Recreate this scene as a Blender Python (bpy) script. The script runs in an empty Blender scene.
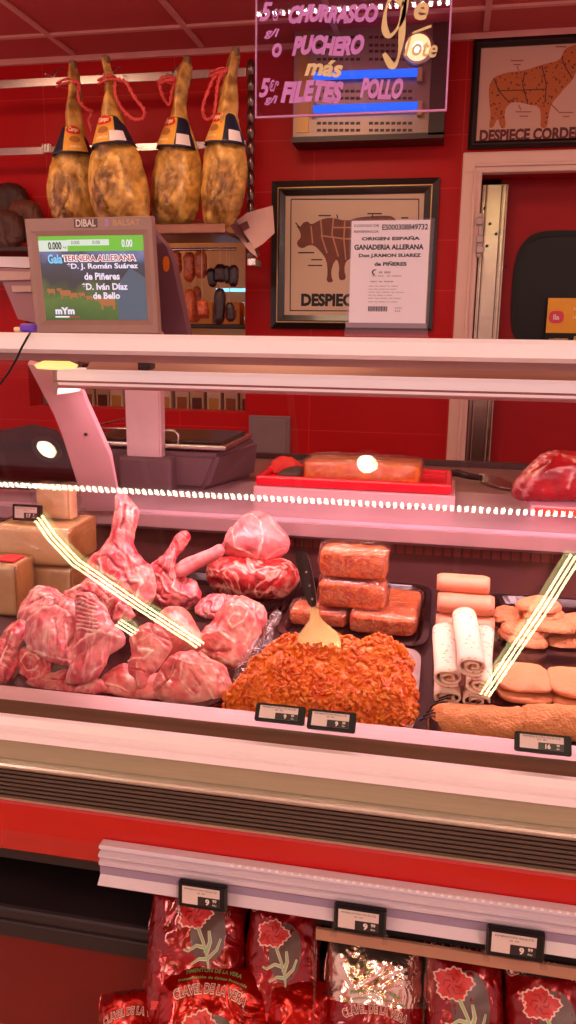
import bpy, bmesh, math, random
import numpy as np
from mathutils import Vector, Matrix
random.seed(7); RNG = np.random.RandomState(11)
SC = bpy.context.scene
COL = SC.collection

# ---------------------------------------------------------------- camera
def cam_axes(y, p, r):
    y, p, r = np.radians([y, p, r])
    f = np.array([-np.sin(y)*np.cos(p), np.cos(y)*np.cos(p), -np.sin(p)])
    rt = np.cross(f, [0, 0, 1]); rt /= np.linalg.norm(rt); u = np.cross(rt, f)
    return np.cos(r)*rt+np.sin(r)*u, -np.sin(r)*rt+np.cos(r)*u, f
CR, CU, CF = cam_axes(11.14, 12.29, .823)
CC = np.array([0, 0, 1.4])
cd = bpy.data.cameras.new('camera'); cam = bpy.data.objects.new('camera', cd); COL.objects.link(cam)
cd.sensor_fit = 'VERTICAL'; cd.sensor_height = 24; cd.lens = 800/1024*24; cd.clip_start = .01
cam.matrix_world = Matrix(((CR[0], CU[0], -CF[0], CC[0]), (CR[1], CU[1], -CF[1], CC[1]), (CR[2], CU[2], -CF[2], CC[2]), (0, 0, 0, 1)))
SC.camera = cam

def ray(px, py): return CF*800+CR*(px-288)-CU*(py-512)
def atY(px, py, y):
    d = ray(px, py); return CC+d*(y/d[1])
def atZ(px, py, z):
    d = ray(px, py); return CC+d*((z-1.4)/d[2])
def XY(px, py, y):
    p = atY(px, py, y); return float(p[0]), float(p[2])
def mp(ox, oy, s, pts): return [(ox+a/s, oy+b/s) for a, b in pts]

class Frame:
    """local frame: u right, v up the surface, w out of it"""
    def __init__(self, o, tilt=0, yaw=0, roll=0):
        t, a, r = math.radians(tilt), math.radians(yaw), math.radians(roll)
        u = np.array([math.cos(a), math.sin(a), 0.]); b = np.array([-math.sin(a), math.cos(a), 0.])
        v = math.cos(t)*np.array([0, 0, 1.])+math.sin(t)*b
        self.u = math.cos(r)*u+math.sin(r)*v; self.v = -math.sin(r)*u+math.cos(r)*v
        self.w = np.cross(self.u, self.v); self.o = np.array(o, float)
    def px(self, px, py):
        d = ray(px, py); s = ((self.o-CC)@self.w)/(d@self.w); p = CC+d*s-self.o
        return float(p@self.u), float(p@self.v)
    def P(self, a, b, c=0.): return self.o+self.u*a+self.v*b+self.w*c
    def arr(self, V): return V[:, 0:1]*self.u+V[:, 1:2]*self.v+V[:, 2:3]*self.w

# ---------------------------------------------------------------- colour and materials
def lin(c):
    return tuple(((x/255)/12.92 if x/255 <= .04045 else ((x/255+.055)/1.055)**2.4) for x in c)+(1.,)
MATS = {}
def newmat(name):
    m = bpy.data.materials.new(name); m.use_nodes = True; nt = m.node_tree
    return m, nt, nt.nodes, nt.links, nt.nodes['Principled BSDF']
def simple(name, c, rough=.5, metal=0., spec=.5, var=.06, scale=12., bump=0., bscale=60., emit=None, es=1., alpha=None, coat=0., sss=0., stretch=None):
    if name in MATS: return MATS[name]
    m, nt, N, L, b = newmat(name)
    tc = N.new('ShaderNodeTexCoord'); mpn = N.new('ShaderNodeMapping'); L.new(tc.outputs['Object'], mpn.inputs[0])
    if stretch: mpn.inputs['Scale'].default_value = stretch
    n = N.new('ShaderNodeTexNoise'); n.inputs['Scale'].default_value = scale; n.inputs['Detail'].default_value = 4; L.new(mpn.outputs[0], n.inputs['Vector'])
    r = N.new('ShaderNodeMixRGB'); c0 = lin(c); L.new(n.outputs['Fac'], r.inputs[0])
    r.inputs[1].default_value = tuple(min(1, x*(1-var*2)) for x in c0[:3])+(1,); r.inputs[2].default_value = tuple(min(1, x*(1+var*2)) for x in c0[:3])+(1,)
    L.new(r.outputs[0], b.inputs['Base Color'])
    b.inputs['Roughness'].default_value = rough; b.inputs['Metallic'].default_value = metal
    b.inputs['Specular IOR Level'].default_value = spec
    if coat: b.inputs['Coat Weight'].default_value = coat; b.inputs['Coat Roughness'].default_value = .08
    if sss: b.inputs['Subsurface Weight'].default_value = sss; b.inputs['Subsurface Scale'].default_value = .01
    if bump:
        n2 = N.new('ShaderNodeTexNoise'); n2.inputs['Scale'].default_value = bscale; n2.inputs['Detail'].default_value = 3; L.new(mpn.outputs[0], n2.inputs['Vector'])
        bp = N.new('ShaderNodeBump'); bp.inputs['Strength'].default_value = bump; bp.inputs['Distance'].default_value = .004; L.new(n2.outputs['Fac'], bp.inputs['Height']); L.new(bp.outputs[0], b.inputs['Normal'])
    if emit: b.inputs['Emission Color'].default_value = lin(emit); b.inputs['Emission Strength'].default_value = es
    MATS[name] = m; return m
def glassmat(name, tint=(255, 255, 255), rough=0., extra=0., wrinkle=0., wscale=40., gloss=1.):
    if name in MATS: return MATS[name]
    m, nt, N, L, b = newmat(name); N.remove(b)
    lw = N.new('ShaderNodeLayerWeight'); lw.inputs['Blend'].default_value = .5
    p = N.new('ShaderNodeMath'); p.operation = 'POWER'; p.inputs[1].default_value = 5; L.new(lw.outputs['Facing'], p.inputs[0])
    q = N.new('ShaderNodeMath'); q.operation = 'MULTIPLY_ADD'; q.inputs[1].default_value = .9*gloss; q.inputs[2].default_value = .04*gloss+extra; L.new(p.outputs[0], q.inputs[0])
    t = N.new('ShaderNodeBsdfTransparent'); t.inputs[0].default_value = lin(tint)
    g = N.new('ShaderNodeBsdfGlossy'); g.inputs['Roughness'].default_value = rough
    x = N.new('ShaderNodeMixShader'); L.new(q.outputs[0], x.inputs[0]); L.new(t.outputs[0], x.inputs[1]); L.new(g.outputs[0], x.inputs[2])
    if wrinkle:
        tc = N.new('ShaderNodeTexCoord'); n2 = N.new('ShaderNodeTexNoise'); n2.inputs['Scale'].default_value = wscale; n2.inputs['Detail'].default_value = 3; n2.inputs['Distortion'].default_value = 1.5; L.new(tc.outputs['Object'], n2.inputs['Vector'])
        bp = N.new('ShaderNodeBump'); bp.inputs['Strength'].default_value = wrinkle; bp.inputs['Distance'].default_value = .006; L.new(n2.outputs['Fac'], bp.inputs['Height'])
        L.new(bp.outputs[0], g.inputs['Normal'])
    L.new(x.outputs[0], N['Material Output'].inputs[0]); MATS[name] = m; return m
def emitmat(name, c, s, base=230):
    if name in MATS: return MATS[name]
    m, nt, N, L, b = newmat(name)
    b.inputs['Base Color'].default_value = lin((base, base, base)); b.inputs['Emission Color'].default_value = lin(c); b.inputs['Emission Strength'].default_value = s
    MATS[name] = m; return m
def meat(name, lean, deep, fat, scale=25., marb=.0, marbw=.06, rough=.33, sss=.15, bump=.25, stretch=(1, 1, 1), coat=.25, pale=0., pscale=9.):
    """lean/deep mottling, attribute 'fat' (-1..1) painted from the cut's own fat seams, optional marbling veins"""
    if name in MATS: return MATS[name]
    m, nt, N, L, b = newmat(name)
    tc = N.new('ShaderNodeTexCoord'); mpn = N.new('ShaderNodeMapping'); mpn.inputs['Scale'].default_value = stretch; L.new(tc.outputs['Object'], mpn.inputs[0])
    n = N.new('ShaderNodeTexNoise'); n.inputs['Scale'].default_value = scale; n.inputs['Detail'].default_value = 5; n.inputs['Distortion'].default_value = .6; L.new(mpn.outputs[0], n.inputs['Vector'])
    cr = N.new('ShaderNodeValToRGB'); cr.color_ramp.elements[0].position = .38; cr.color_ramp.elements[0].color = lin(deep); cr.color_ramp.elements[1].position = .62; cr.color_ramp.elements[1].color = lin(lean); L.new(n.outputs['Fac'], cr.inputs[0])
    at = N.new('ShaderNodeAttribute'); at.attribute_name = 'fat'
    neg = N.new('ShaderNodeMath'); neg.operation = 'MULTIPLY'; neg.inputs[1].default_value = -1; neg.use_clamp = True; L.new(at.outputs['Fac'], neg.inputs[0])
    x0 = N.new('ShaderNodeMixRGB'); x0.inputs[2].default_value = lin(tuple(v*.62 for v in deep)); L.new(neg.outputs[0], x0.inputs[0]); L.new(cr.outputs[0], x0.inputs[1])
    # veins
    vz = N.new('ShaderNodeTexNoise'); vz.inputs['Scale'].default_value = scale*.8; vz.inputs['Detail'].default_value = 3; vz.inputs['Distortion'].default_value = 1.6; L.new(mpn.outputs[0], vz.inputs['Vector'])
    s = N.new('ShaderNodeMath'); s.operation = 'SUBTRACT'; s.inputs[1].default_value = .5; L.new(vz.outputs['Fac'], s.inputs[0])
    ab = N.new('ShaderNodeMath'); ab.operation = 'ABSOLUTE'; L.new(s.outputs[0], ab.inputs[0])
    mr = N.new('ShaderNodeMapRange'); mr.inputs['From Min'].default_value = 0; mr.inputs['From Max'].default_value = max(marbw, 1e-3); mr.inputs['To Min'].default_value = marb; mr.inputs['To Max'].default_value = 0; L.new(ab.outputs[0], mr.inputs['Value'])
    ps = N.new('ShaderNodeMath'); ps.operation = 'ADD'; ps.use_clamp = True; L.new(mr.outputs[0], ps.inputs[0])
    n3 = N.new('ShaderNodeTexNoise'); n3.inputs['Scale'].default_value = scale*3; L.new(mpn.outputs[0], n3.inputs['Vector'])
    m3 = N.new('ShaderNodeMath'); m3.operation = 'MULTIPLY_ADD'; m3.inputs[1].default_value = .5; m3.inputs[2].default_value = .75; L.new(n3.outputs['Fac'], m3.inputs[0])
    pos = N.new('ShaderNodeMath'); pos.operation = 'MULTIPLY'; pos.use_clamp = True; L.new(at.outputs['Fac'], pos.inputs[0]); L.new(m3.outputs[0], pos.inputs[1])
    if pale:
        np_ = N.new('ShaderNodeTexNoise'); np_.inputs['Scale'].default_value = pscale; np_.inputs['Detail'].default_value = 4; np_.inputs['Distortion'].default_value = 1.2; L.new(mpn.outputs[0], np_.inputs['Vector'])
        pr_ = N.new('ShaderNodeMapRange'); pr_.inputs['From Min'].default_value = .46; pr_.inputs['From Max'].default_value = .68; pr_.inputs['To Max'].default_value = pale; L.new(np_.outputs['Fac'], pr_.inputs['Value'])
        pa_ = N.new('ShaderNodeMath'); pa_.operation = 'ADD'; pa_.use_clamp = True; L.new(pos.outputs[0], pa_.inputs[0]); L.new(pr_.outputs[0], pa_.inputs[1]); pos = pa_
    L.new(pos.outputs[0], ps.inputs[1])
    x1 = N.new('ShaderNodeMixRGB'); x1.inputs[2].default_value = lin(fat); L.new(ps.outputs[0], x1.inputs[0]); L.new(x0.outputs[0], x1.inputs[1])
    L.new(x1.outputs[0], b.inputs['Base Color'])
    b.inputs['Roughness'].default_value = rough; b.inputs['Subsurface Weight'].default_value = sss; b.inputs['Subsurface Scale'].default_value = .008
    b.inputs['Subsurface Radius'].default_value = (1, .35, .25)
    b.inputs['Coat Weight'].default_value = coat; b.inputs['Coat Roughness'].default_value = .15
    bn = N.new('ShaderNodeTexNoise'); bn.inputs['Scale'].default_value = scale*5; bn.inputs['Detail'].default_value = 4; L.new(mpn.outputs[0], bn.inputs['Vector'])
    bp = N.new('ShaderNodeBump'); bp.inputs['Strength'].default_value = bump; bp.inputs['Distance'].default_value = .003; L.new(bn.outputs['Fac'], bp.inputs['Height']); L.new(bp.outputs[0], b.inputs['Normal'])
    MATS[name] = m; return m

# ---------------------------------------------------------------- objects
def props(o, label=None, cat=None, group=None, kind=None):
    if label: o['label'] = label
    if cat: o['category'] = cat
    if group: o['group'] = group
    if kind: o['kind'] = kind
    return o
def mesh_from(V, Fc, smooth=False):
    me = bpy.data.meshes.new('m'); me.from_pydata([tuple(map(float, v)) for v in V], [], [tuple(int(i) for i in f) for f in Fc]); me.update()
    if smooth: me.polygons.foreach_set('use_smooth', [True]*len(me.polygons))
    return me
def link(name, me, mats, parent=None, loc=None):
    me.name = name; o = bpy.data.objects.new(name, me); COL.objects.link(o)
    if not isinstance(mats, (list, tuple)): mats = [mats]
    for m in mats: me.materials.append(m)
    if parent is not None:
        o.parent = parent
        o.location = (Vector(loc) if loc is not None else Vector((0, 0, 0)))-Vector(getwl(parent))
    elif loc is not None: o.location = loc
    return o
WL = {}
def getwl(o):
    v = Vector(o.location)
    while o.parent is not None: o = o.parent; v += Vector(o.location)
    return v
def empty(name, loc, label, cat, group=None):
    o = bpy.data.objects.new(name, None); o.empty_display_size = .03; COL.objects.link(o); o.location = tuple(float(x) for x in loc)
    return props(o, label, cat, group)
class MB:
    """collects shapes in world coordinates; build() links them as one mesh whose origin is at its base"""
    def __init__(self): self.bm = bmesh.new(); self.mi = 0
    def add(self, V, Fc, M=None, smooth=False):
        vs = [self.bm.verts.new(tuple(map(float, (M @ Vector(v)) if M is not None else v))) for v in V]
        for f in Fc:
            try:
                g = self.bm.faces.new([vs[i] for i in f]); g.material_index = self.mi; g.smooth = smooth
            except ValueError: pass
        return self
    def box(self, c, s, bev=0., seg=2, M=None, rz=0., taper=None):
        b = bmesh.new(); bmesh.ops.create_cube(b, size=1.)
        for v in b.verts:
            k = 1.
            if taper and v.co.z > 0: v.co.x *= taper[0]; v.co.y *= taper[1]
            v.co = Vector((v.co.x*s[0], v.co.y*s[1], v.co.z*s[2]))
        if bev: bmesh.ops.bevel(b, geom=list(b.edges), offset=bev, segments=seg, affect='EDGES', profile=.5)
        b.normal_update()
        R = Matrix.Rotation(rz, 4, 'Z')
        T = Matrix.Translation(Vector(c)) @ R
        if M is not None: T = M @ T
        b.verts.ensure_lookup_table()
        self.add([v.co.copy() for v in b.verts], [[v.index for v in f.verts] for f in b.faces], T, smooth=False); b.free(); return self
    def prism(self, poly, y0, y1, axis='x', smooth=False):
        """closed 2D profile extruded along an axis; for 'x' the profile is (y,z)"""
        n = len(poly)
        def p(a, t):
            return (t, a[0], a[1]) if axis == 'x' else ((a[0], t, a[1]) if axis == 'y' else (a[0], a[1], t))
        V = [p(a, y0) for a in poly]+[p(a, y1) for a in poly]
        Fc = [[i, (i+1) % n, n+(i+1) % n, n+i] for i in range(n)]+[list(range(n))[::-1], list(range(n, 2*n))]
        return self.add(V, Fc, smooth=smooth)
    def tube(self, pts, r, n=10, caps=True, smooth=True):
        pts = [np.array(p, float) for p in pts]; rr = r if isinstance(r, (list, tuple)) else [r]*len(pts)
        V = []; up = None
        for i, p in enumerate(pts):
            t = pts[min(i+1, len(pts)-1)]-pts[max(i-1, 0)]; t /= np.linalg.norm(t)+1e-12
            if up is None:
                up = np.cross(t, [0, 0, 1.]) if abs(t[2]) < .9 else np.cross(t, [1., 0, 0])
            up = up-t*(up@t); up /= np.linalg.norm(up)+1e-12; s = np.cross(t, up)
            for k in range(n):
                a = 2*math.pi*k/n; V.append(p+rr[i]*(math.cos(a)*up+math.sin(a)*s))
        Fc = [[i*n+k, i*n+(k+1) % n, (i+1)*n+(k+1) % n, (i+1)*n+k] for i in range(len(pts)-1) for k in range(n)]
        if caps: Fc += [list(range(n))[::-1], list(range((len(pts)-1)*n, len(pts)*n))]
        return self.add(V, Fc, smooth=smooth)
    def lathe(self, prof, o, n=32, M=None, smooth=True):
        V = [(o[0]+r*math.cos(2*math.pi*k/n), o[1]+r*math.sin(2*math.pi*k/n), o[2]+z) for r, z in prof for k in range(n)]
        m = len(prof)
        Fc = [[i*n+k, i*n+(k+1) % n, (i+1)*n+(k+1) % n, (i+1)*n+k] for i in range(m-1) for k in range(n)]+[list(range(n))[::-1], list(range((m-1)*n, m*n))]
        return self.add(V, Fc, M, smooth=smooth)
    def plate(self, fr, poly, t, w0=0.):
        """flat polygon (u,v) of thickness t in a frame"""
        n = len(poly)
        V = [fr.P(a, b, w0) for a, b in poly]+[fr.P(a, b, w0+t) for a, b in poly]
        ar = sum(poly[i][0]*poly[(i+1) % n][1]-poly[(i+1) % n][0]*poly[i][1] for i in range(n))
        Fc = [[i, (i+1) % n, n+(i+1) % n, n+i] for i in range(n)]+[list(range(n))[::-1], list(range(n, 2*n))]
        if ar < 0: Fc = [f[::-1] for f in Fc]
        return self.add(V, Fc)
    def build(self, name, mats, parent=None, label=None, cat=None, group=None, kind=None, recalc=True, origin=None):
        if recalc: bmesh.ops.recalc_face_normals(self.bm, faces=list(self.bm.faces))
        xs = np.array([v.co[:] for v in self.bm.verts])
        lo, hi = xs.min(0), xs.max(0); o = origin if origin is not None else ((lo[0]+hi[0])/2, (lo[1]+hi[1])/2, lo[2])
        for v in self.bm.verts: v.co -= Vector([float(q) for q in o])
        me = bpy.data.meshes.new(name); self.bm.to_mesh(me); self.bm.free()
        ob = link(name, me, mats, parent, [float(q) for q in o]); return props(ob, label, cat, group, kind)
def ring(n, rx, ry, e=2., ph=0):
    out = []
    for k in range(n):
        a = 2*math.pi*k/n+ph; c, s = math.cos(a), math.sin(a)
        out.append((rx*math.copysign(abs(c)**(2/e), c), ry*math.copysign(abs(s)**(2/e), s)))
    return out

# ---------------------------------------------------------------- text
_TC = {}
def text2d(s, size=1., bold=0., shear=0., sx=1., space=1.):
    key = (s, bold, shear, space)
    if key not in _TC:
        cu = bpy.data.curves.new('t', 'FONT'); cu.body = s; cu.align_x = 'CENTER'; cu.align_y = 'CENTER'; cu.size = 1.; cu.offset = bold; cu.shear = shear; cu.space_character = space; cu.resolution_u = 3
        o = bpy.data.objects.new('t', cu); COL.objects.link(o); bpy.context.view_layer.update()
        me = bpy.data.meshes.new_from_object(o.evaluated_get(bpy.context.evaluated_depsgraph_get()))
        V = np.array([v.co[:] for v in me.vertices]) if len(me.vertices) else np.zeros((0, 3)); Fc = [list(p.vertices) for p in me.polygons]
        bpy.data.objects.remove(o); bpy.data.curves.remove(cu); bpy.data.meshes.remove(me); _TC[key] = (V, Fc)
    V, Fc = _TC[key]; W = V.copy()
    if len(W): W[:, 0] *= size*sx; W[:, 1] *= size
    return W, Fc
def put_text(mb, s, fn, x, y, size, bold=0., shear=0., sx=1., width=None, space=1., rot=0.):
    W, Fc = text2d(s, size, bold, shear, sx, space)
    if not len(W): return
    if width: W[:, 0] *= width/(W[:, 0].max()-W[:, 0].min())
    c = (W.max(0)+W.min(0))/2; W = W-c
    cr, sr = math.cos(rot), math.sin(rot)
    V = [fn(x+a*cr-b*sr, y+a*sr+b*cr) for a, b, _ in W]
    mb.add(V, Fc)

# ---------------------------------------------------------------- noise
def vnoise(P, sc, seed=0):
    Q = P*sc+seed*17.31; I = np.floor(Q).astype(np.int64); Fr = Q-I; Fr = Fr*Fr*(3-2*Fr); out = np.zeros(len(P))
    for dx in (0, 1):
        for dy in (0, 1):
            for dz in (0, 1):
                h = (I[:, 0]+dx)*374761393+(I[:, 1]+dy)*668265263+(I[:, 2]+dz)*2147483647+seed*1442695
                h = (h ^ (h >> 13))*1274126177; h = (h ^ (h >> 16)) & 0xffff
                w = (Fr[:, 0] if dx else 1-Fr[:, 0])*(Fr[:, 1] if dy else 1-Fr[:, 1])*(Fr[:, 2] if dz else 1-Fr[:, 2])
                out += w*(h/65535.)
    return out*2-1
def fbm(P, sc, seed=0, o=3):
    return sum(vnoise(P, sc*2**i, seed+i)/2**i for i in range(o))

# ---------------------------------------------------------------- implicit surfaces
def poly_sdf(U, V, poly):
    P = np.stack([U.ravel(), V.ravel()], 1); A = np.array(poly); B = np.roll(A, -1, 0)
    d2 = np.full(len(P), 1e9); ins = np.zeros(len(P), bool)
    for a, b in zip(A, B):
        e = b-a; w = P-a; t = np.clip((w@e)/(e@e+1e-18), 0, 1); q = w-t[:, None]*e; d2 = np.minimum(d2, (q**2).sum(1))
        c = ((a[1] > P[:, 1]) != (b[1] > P[:, 1])); xi = a[0]+(P[:, 1]-a[1])*(b[0]-a[0])/((b[1]-a[1]) if abs(b[1]-a[1]) > 1e-15 else 1e-15)
        ins ^= c & (P[:, 0] < xi)
    d = np.sqrt(d2); d[ins] *= -1; return d.reshape(U.shape)
def smooth_poly(p, it=2):
    p = [np.array(q, float) for q in p]
    for _ in range(it):
        o = []
        for i in range(len(p)):
            a, b = p[i], p[(i+1) % len(p)]; o += [a*.75+b*.25, a*.25+b*.75]
        p = o
    return [tuple(q) for q in p]
def seg_d(P, a, b):
    a, b = np.array(a, float), np.array(b, float); e = b-a; w = P-a
    t = np.clip((w@e)/(e@e+1e-18), 0, 1); return np.sqrt(((w-t[..., None]*e)**2).sum(-1)), t
def surfnets(f, org, h):
    s = f < 0; n = np.array(f.shape)
    c = sum(s[i:n[0]-1+i, j:n[1]-1+j, k:n[2]-1+k].astype(np.int8) for i in (0, 1) for j in (0, 1) for k in (0, 1))
    act = (c > 0) & (c < 8); ids = -np.ones(act.shape, int); A = np.argwhere(act); ids[act] = np.arange(len(A))
    pos = np.zeros((len(A), 3)); cnt = np.zeros(len(A))
    for ax in range(3):
        o = [a for a in range(3) if a != ax]
        for p in (0, 1):
            for q in (0, 1):
                i0 = A.copy(); i0[:, o[0]] += p; i0[:, o[1]] += q; i1 = i0.copy(); i1[:, ax] += 1
                f0 = f[tuple(i0.T)]; f1 = f[tuple(i1.T)]; cr = (f0 < 0) != (f1 < 0); t = np.where(cr, f0/np.where(cr, f0-f1, 1), 0)
                pt = i0.astype(float); pt[:, ax] += t; pos[cr] += pt[cr]; cnt[cr] += 1
    pos /= cnt[:, None]; V = pos*h+org; Fc = []
    for ax in range(3):
        o = [(ax+1) % 3, (ax+2) % 3]
        sl0 = [slice(None)]*3; sl1 = [slice(None)]*3; sl0[ax] = slice(0, -1); sl1[ax] = slice(1, None)
        e = s[tuple(sl0)] != s[tuple(sl1)]; E_ = np.argwhere(e); E_ = E_[(E_[:, o[0]] > 0) & (E_[:, o[1]] > 0) & (E_[:, o[0]] < n[o[0]]-1) & (E_[:, o[1]] < n[o[1]]-1)]
        if not len(E_): continue
        def cell(a, b):
            q = E_.copy(); q[:, o[0]] -= a; q[:, o[1]] -= b; return ids[tuple(q.T)]
        quad = np.stack([cell(1, 1), cell(0, 1), cell(0, 0), cell(1, 0)], 1)
        flip = ~s[tuple(E_.T)]; quad[flip] = quad[flip][:, ::-1]; Fc.append(quad)
    Fc = np.concatenate(Fc); Fc = Fc[(Fc >= 0).all(1)]
    return V, Fc
def smin(a, b, k):
    if k <= 0: return np.minimum(a, b)
    h = np.clip(.5+.5*(b-a)/k, 0, 1); return b*(1-h)+a*h-k*h*(1-h)
def np_mesh(V, Fc, smooth=True):
    me = bpy.data.meshes.new('m'); me.vertices.add(len(V)); me.vertices.foreach_set('co', np.ascontiguousarray(V, dtype=np.float32).ravel())
    k = Fc.shape[1]; me.loops.add(len(Fc)*k); me.loops.foreach_set('vertex_index', Fc.ravel().astype(np.int32))
    me.polygons.add(len(Fc)); me.polygons.foreach_set('loop_start', np.arange(0, len(Fc)*k, k, dtype=np.int32))
    me.update(calc_edges=True); me.validate()
    if smooth: me.polygons.foreach_set('use_smooth', [True]*len(me.polygons))
    return me
def organic(name, mat, outline, zs=None, fr=None, tilt=55, yaw=0, T=.03, R=.03, back=.45, strokes=(), caps=(), k=.008, namp=.002, nsc=40., res=80, smooth_out=1, floor=True, anchor=None,
            parent=None, label=None, cat=None, group=None, fatnoise=0., seed=0, woff=0., lens=None, pw=None, grow=1.2, crease=0.):
    """a solid cut: outline (pixels, seen on its own leaning plane) swollen to its thickness, bones as tapered limbs, seams as relief"""
    if fr is None:
        a = anchor or max(outline, key=lambda q: q[1]); fr = Frame(atZ(a[0], a[1], zs), tilt, yaw)
    dist = np.linalg.norm(fr.o-CC); pm = dist/800.
    pl = smooth_poly([fr.px(*q) for q in outline], smooth_out) if outline else []
    C_ = []
    for c in caps:
        (x0, y0, r0), (x1, y1, r1) = c[0], c[1]; w0, w1 = (c[2], c[3]) if len(c) > 3 else (0., 0.)
        C_.append((np.array([*fr.px(x0, y0), w0]), np.array([*fr.px(x1, y1), w1]), r0*pm, r1*pm))
    lo = np.array([1e9]*3); hi = -lo
    if pl:
        a = np.array(pl); lo = np.array([*a.min(0), -T*back]); hi = np.array([*a.max(0), T])
    for a, b, r0, r1 in C_:
        lo = np.minimum(lo, np.minimum(a-r0, b-r1)); hi = np.maximum(hi, np.maximum(a+r0, b+r1))
    h = (hi-lo).max()/res; lo = lo-3*h; hi = hi+3*h; n = np.ceil((hi-lo)/h).astype(int)+1
    us, vs, ws = [lo[i]+h*np.arange(n[i]) for i in range(3)]
    f = None; U, V = np.meshgrid(us, vs, indexing='ij')
    if pl:
        d = poly_sdf(U, V, pl)-grow*pm; q = np.clip(-d/R, 0, 1); H = T*np.sqrt(1-(1-q)**2) if pw is None else T*np.sin(q*math.pi/2)**pw
        if lens: H = H*(1+lens*vnoise(np.stack([U.ravel(), V.ravel(), 0*U.ravel()], 1), 1/(.7*R), seed+3).reshape(U.shape))
        H = H[:, :, None]; W = ws[None, None, :]; dd = d[:, :, None]
        ins = np.where(W >= 0, W-H, (-W-H*back)); f = np.where(dd < 0, np.maximum(ins*.8, dd), np.sqrt(np.maximum(dd, 0)**2+W**2))
    if C_:
        G = np.stack(np.meshgrid(us, vs, ws, indexing='ij'), -1)
        for a, b, r0, r1 in C_:
            dd, t = seg_d(G, a, b); g = dd-(r0+(r1-r0)*t); f = g if f is None else smin(f, g, k)
    V, Fc = surfnets(f, lo, h)
    me = np_mesh(V, Fc); nn = np.zeros(len(V)*3, np.float32); me.vertices.foreach_get('normal', nn); nn = nn.reshape(-1, 3)
    fat = np.zeros(len(V))
    if fatnoise: fat = np.clip(fbm(V, 35, seed+5)*fatnoise, -1, 1)
    disp = np.zeros(len(V))
    if namp: disp += namp*fbm(V, nsc, seed)
    front = np.clip(nn[:, 2]*3+.3, 0, 1)
    if crease:
        c_ = np.abs(fbm(V*np.array([1., .55, 1.]), .55/max(R, .01), seed+21, 2)); g = np.clip(1-c_/.10, 0, 1)*front; disp -= crease*g; fat -= .55*g
        disp += .35*crease*fbm(V, 90, seed+22, 2)
        c_ = np.abs(fbm(V*np.array([1., .7, 1.]), .8/max(R, .01), seed+31, 2)); g = np.clip(1-c_/.13, 0, 1)*front; fat += .5*g*np.clip(fbm(V, 30, seed+33)*2, 0, 1)
    wob = np.stack([fbm(V, 70, seed+8), fbm(V, 70, seed+9)], 1)*pm*.9; wv = .65+.35*fbm(V, 120, seed+10)
    for st in strokes:
        pts = [np.array(fr.px(*q)) for q in st[0]]; w = st[1]*pm; d = np.full(len(V), 1e9)
        for a, b in zip(pts[:-1], pts[1:]):
            d = np.minimum(d, seg_d(V[:, :2]+wob, a, b)[0])
        g = np.clip(1.4*wv-d/w*1.4, 0, 1); g = g*g*(3-2*g)*front
        fat = np.where(g > 0, fat*(1-g)+st[2]*g, fat); disp += g*(st[3] if len(st) > 3 else 0.)
    V = V+nn*disp[:, None]
    Wd = fr.arr(V)+fr.o+fr.w*woff
    if floor and zs is not None:
        Wd[:, 2] = np.maximum(Wd[:, 2], zs+.0008)
        Wd[:, 2] -= max(0, Wd[:, 2].min()-zs-.0008)
    o = np.array([Wd[:, 0].mean(), Wd[:, 1].mean(), Wd[:, 2].min()])
    me.vertices.foreach_set('co', (Wd-o).astype(np.float32).ravel()); at = me.attributes.new('fat', 'FLOAT', 'POINT'); at.data.foreach_set('value', fat.astype(np.float32)); me.update()
    ob = link(name, me, mat, parent, [float(x) for x in o]); ob_fr = fr
    props(ob, label, cat, group); ob_frames[ob.name] = fr
    return ob
ob_frames = {}
def copy_tree(o, parent=None):
    c = o.copy(); COL.objects.link(c)
    if parent is not None: c.parent = parent
    for ch in list(o.children): copy_tree(ch, c)
    return c
LAMP_E = 24.
LIGHTS = [(-2.4, -1.1, 34.), (1.3, -1.1, 34.), (-.5, -3.3, 40.), (-1.9, 2.2, 12.), (-.6, 2.2, 10.), (.9, 2.2, 5.), (-1.9, 4.3, 5.)]
WORLD_C = (255, 206, 204); WORLD_S = .65
EXPO = .48
# ================================================================ materials
def tile_wall():
    m, nt, N, L, b = newmat('red_wall')
    tc = N.new('ShaderNodeTexCoord'); sp = N.new('ShaderNodeSeparateXYZ'); L.new(tc.outputs['Object'], sp.inputs[0]); cb = N.new('ShaderNodeCombineXYZ'); L.new(sp.outputs[0], cb.inputs[0]); L.new(sp.outputs[2], cb.inputs[1])
    br = N.new('ShaderNodeTexBrick'); br.offset = 0; br.inputs['Scale'].default_value = 1; br.inputs['Brick Width'].default_value = .6; br.inputs['Row Height'].default_value = .2; br.inputs['Mortar Size'].default_value = .002; br.inputs['Mortar Smooth'].default_value = .3
    br.inputs['Color1'].default_value = lin((182, 0, 7)); br.inputs['Color2'].default_value = lin((175, 0, 7)); br.inputs['Mortar'].default_value = lin((206, 40, 40)); L.new(cb.outputs[0], br.inputs['Vector']); L.new(br.outputs['Color'], b.inputs['Base Color'])
    b.inputs['Roughness'].default_value = .42; b.inputs['Specular IOR Level'].default_value = .22
    return m
M_wall = tile_wall()
M_ceil = simple('ceiling_panel', (196, 74, 76), .75, scale=60, var=.05)
M_bar = simple('ceiling_bar', (226, 150, 142), .6)
M_floor = simple('floor_tile', (176, 150, 120), .35, scale=9, var=.12)
M_white = simple('white_enamel', (238, 222, 224), .3, var=.02)
M_rail = simple('pale_rail', (255, 246, 252), .28, var=.015)
M_alu = simple('brushed_aluminium', (205, 196, 184), .32, metal=.9, scale=6, var=.06, stretch=(1, 60, 60))
M_alud = simple('ribbed_aluminium', (112, 98, 90), .4, metal=.8, scale=6, var=.08, stretch=(1, 60, 60))
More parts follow.
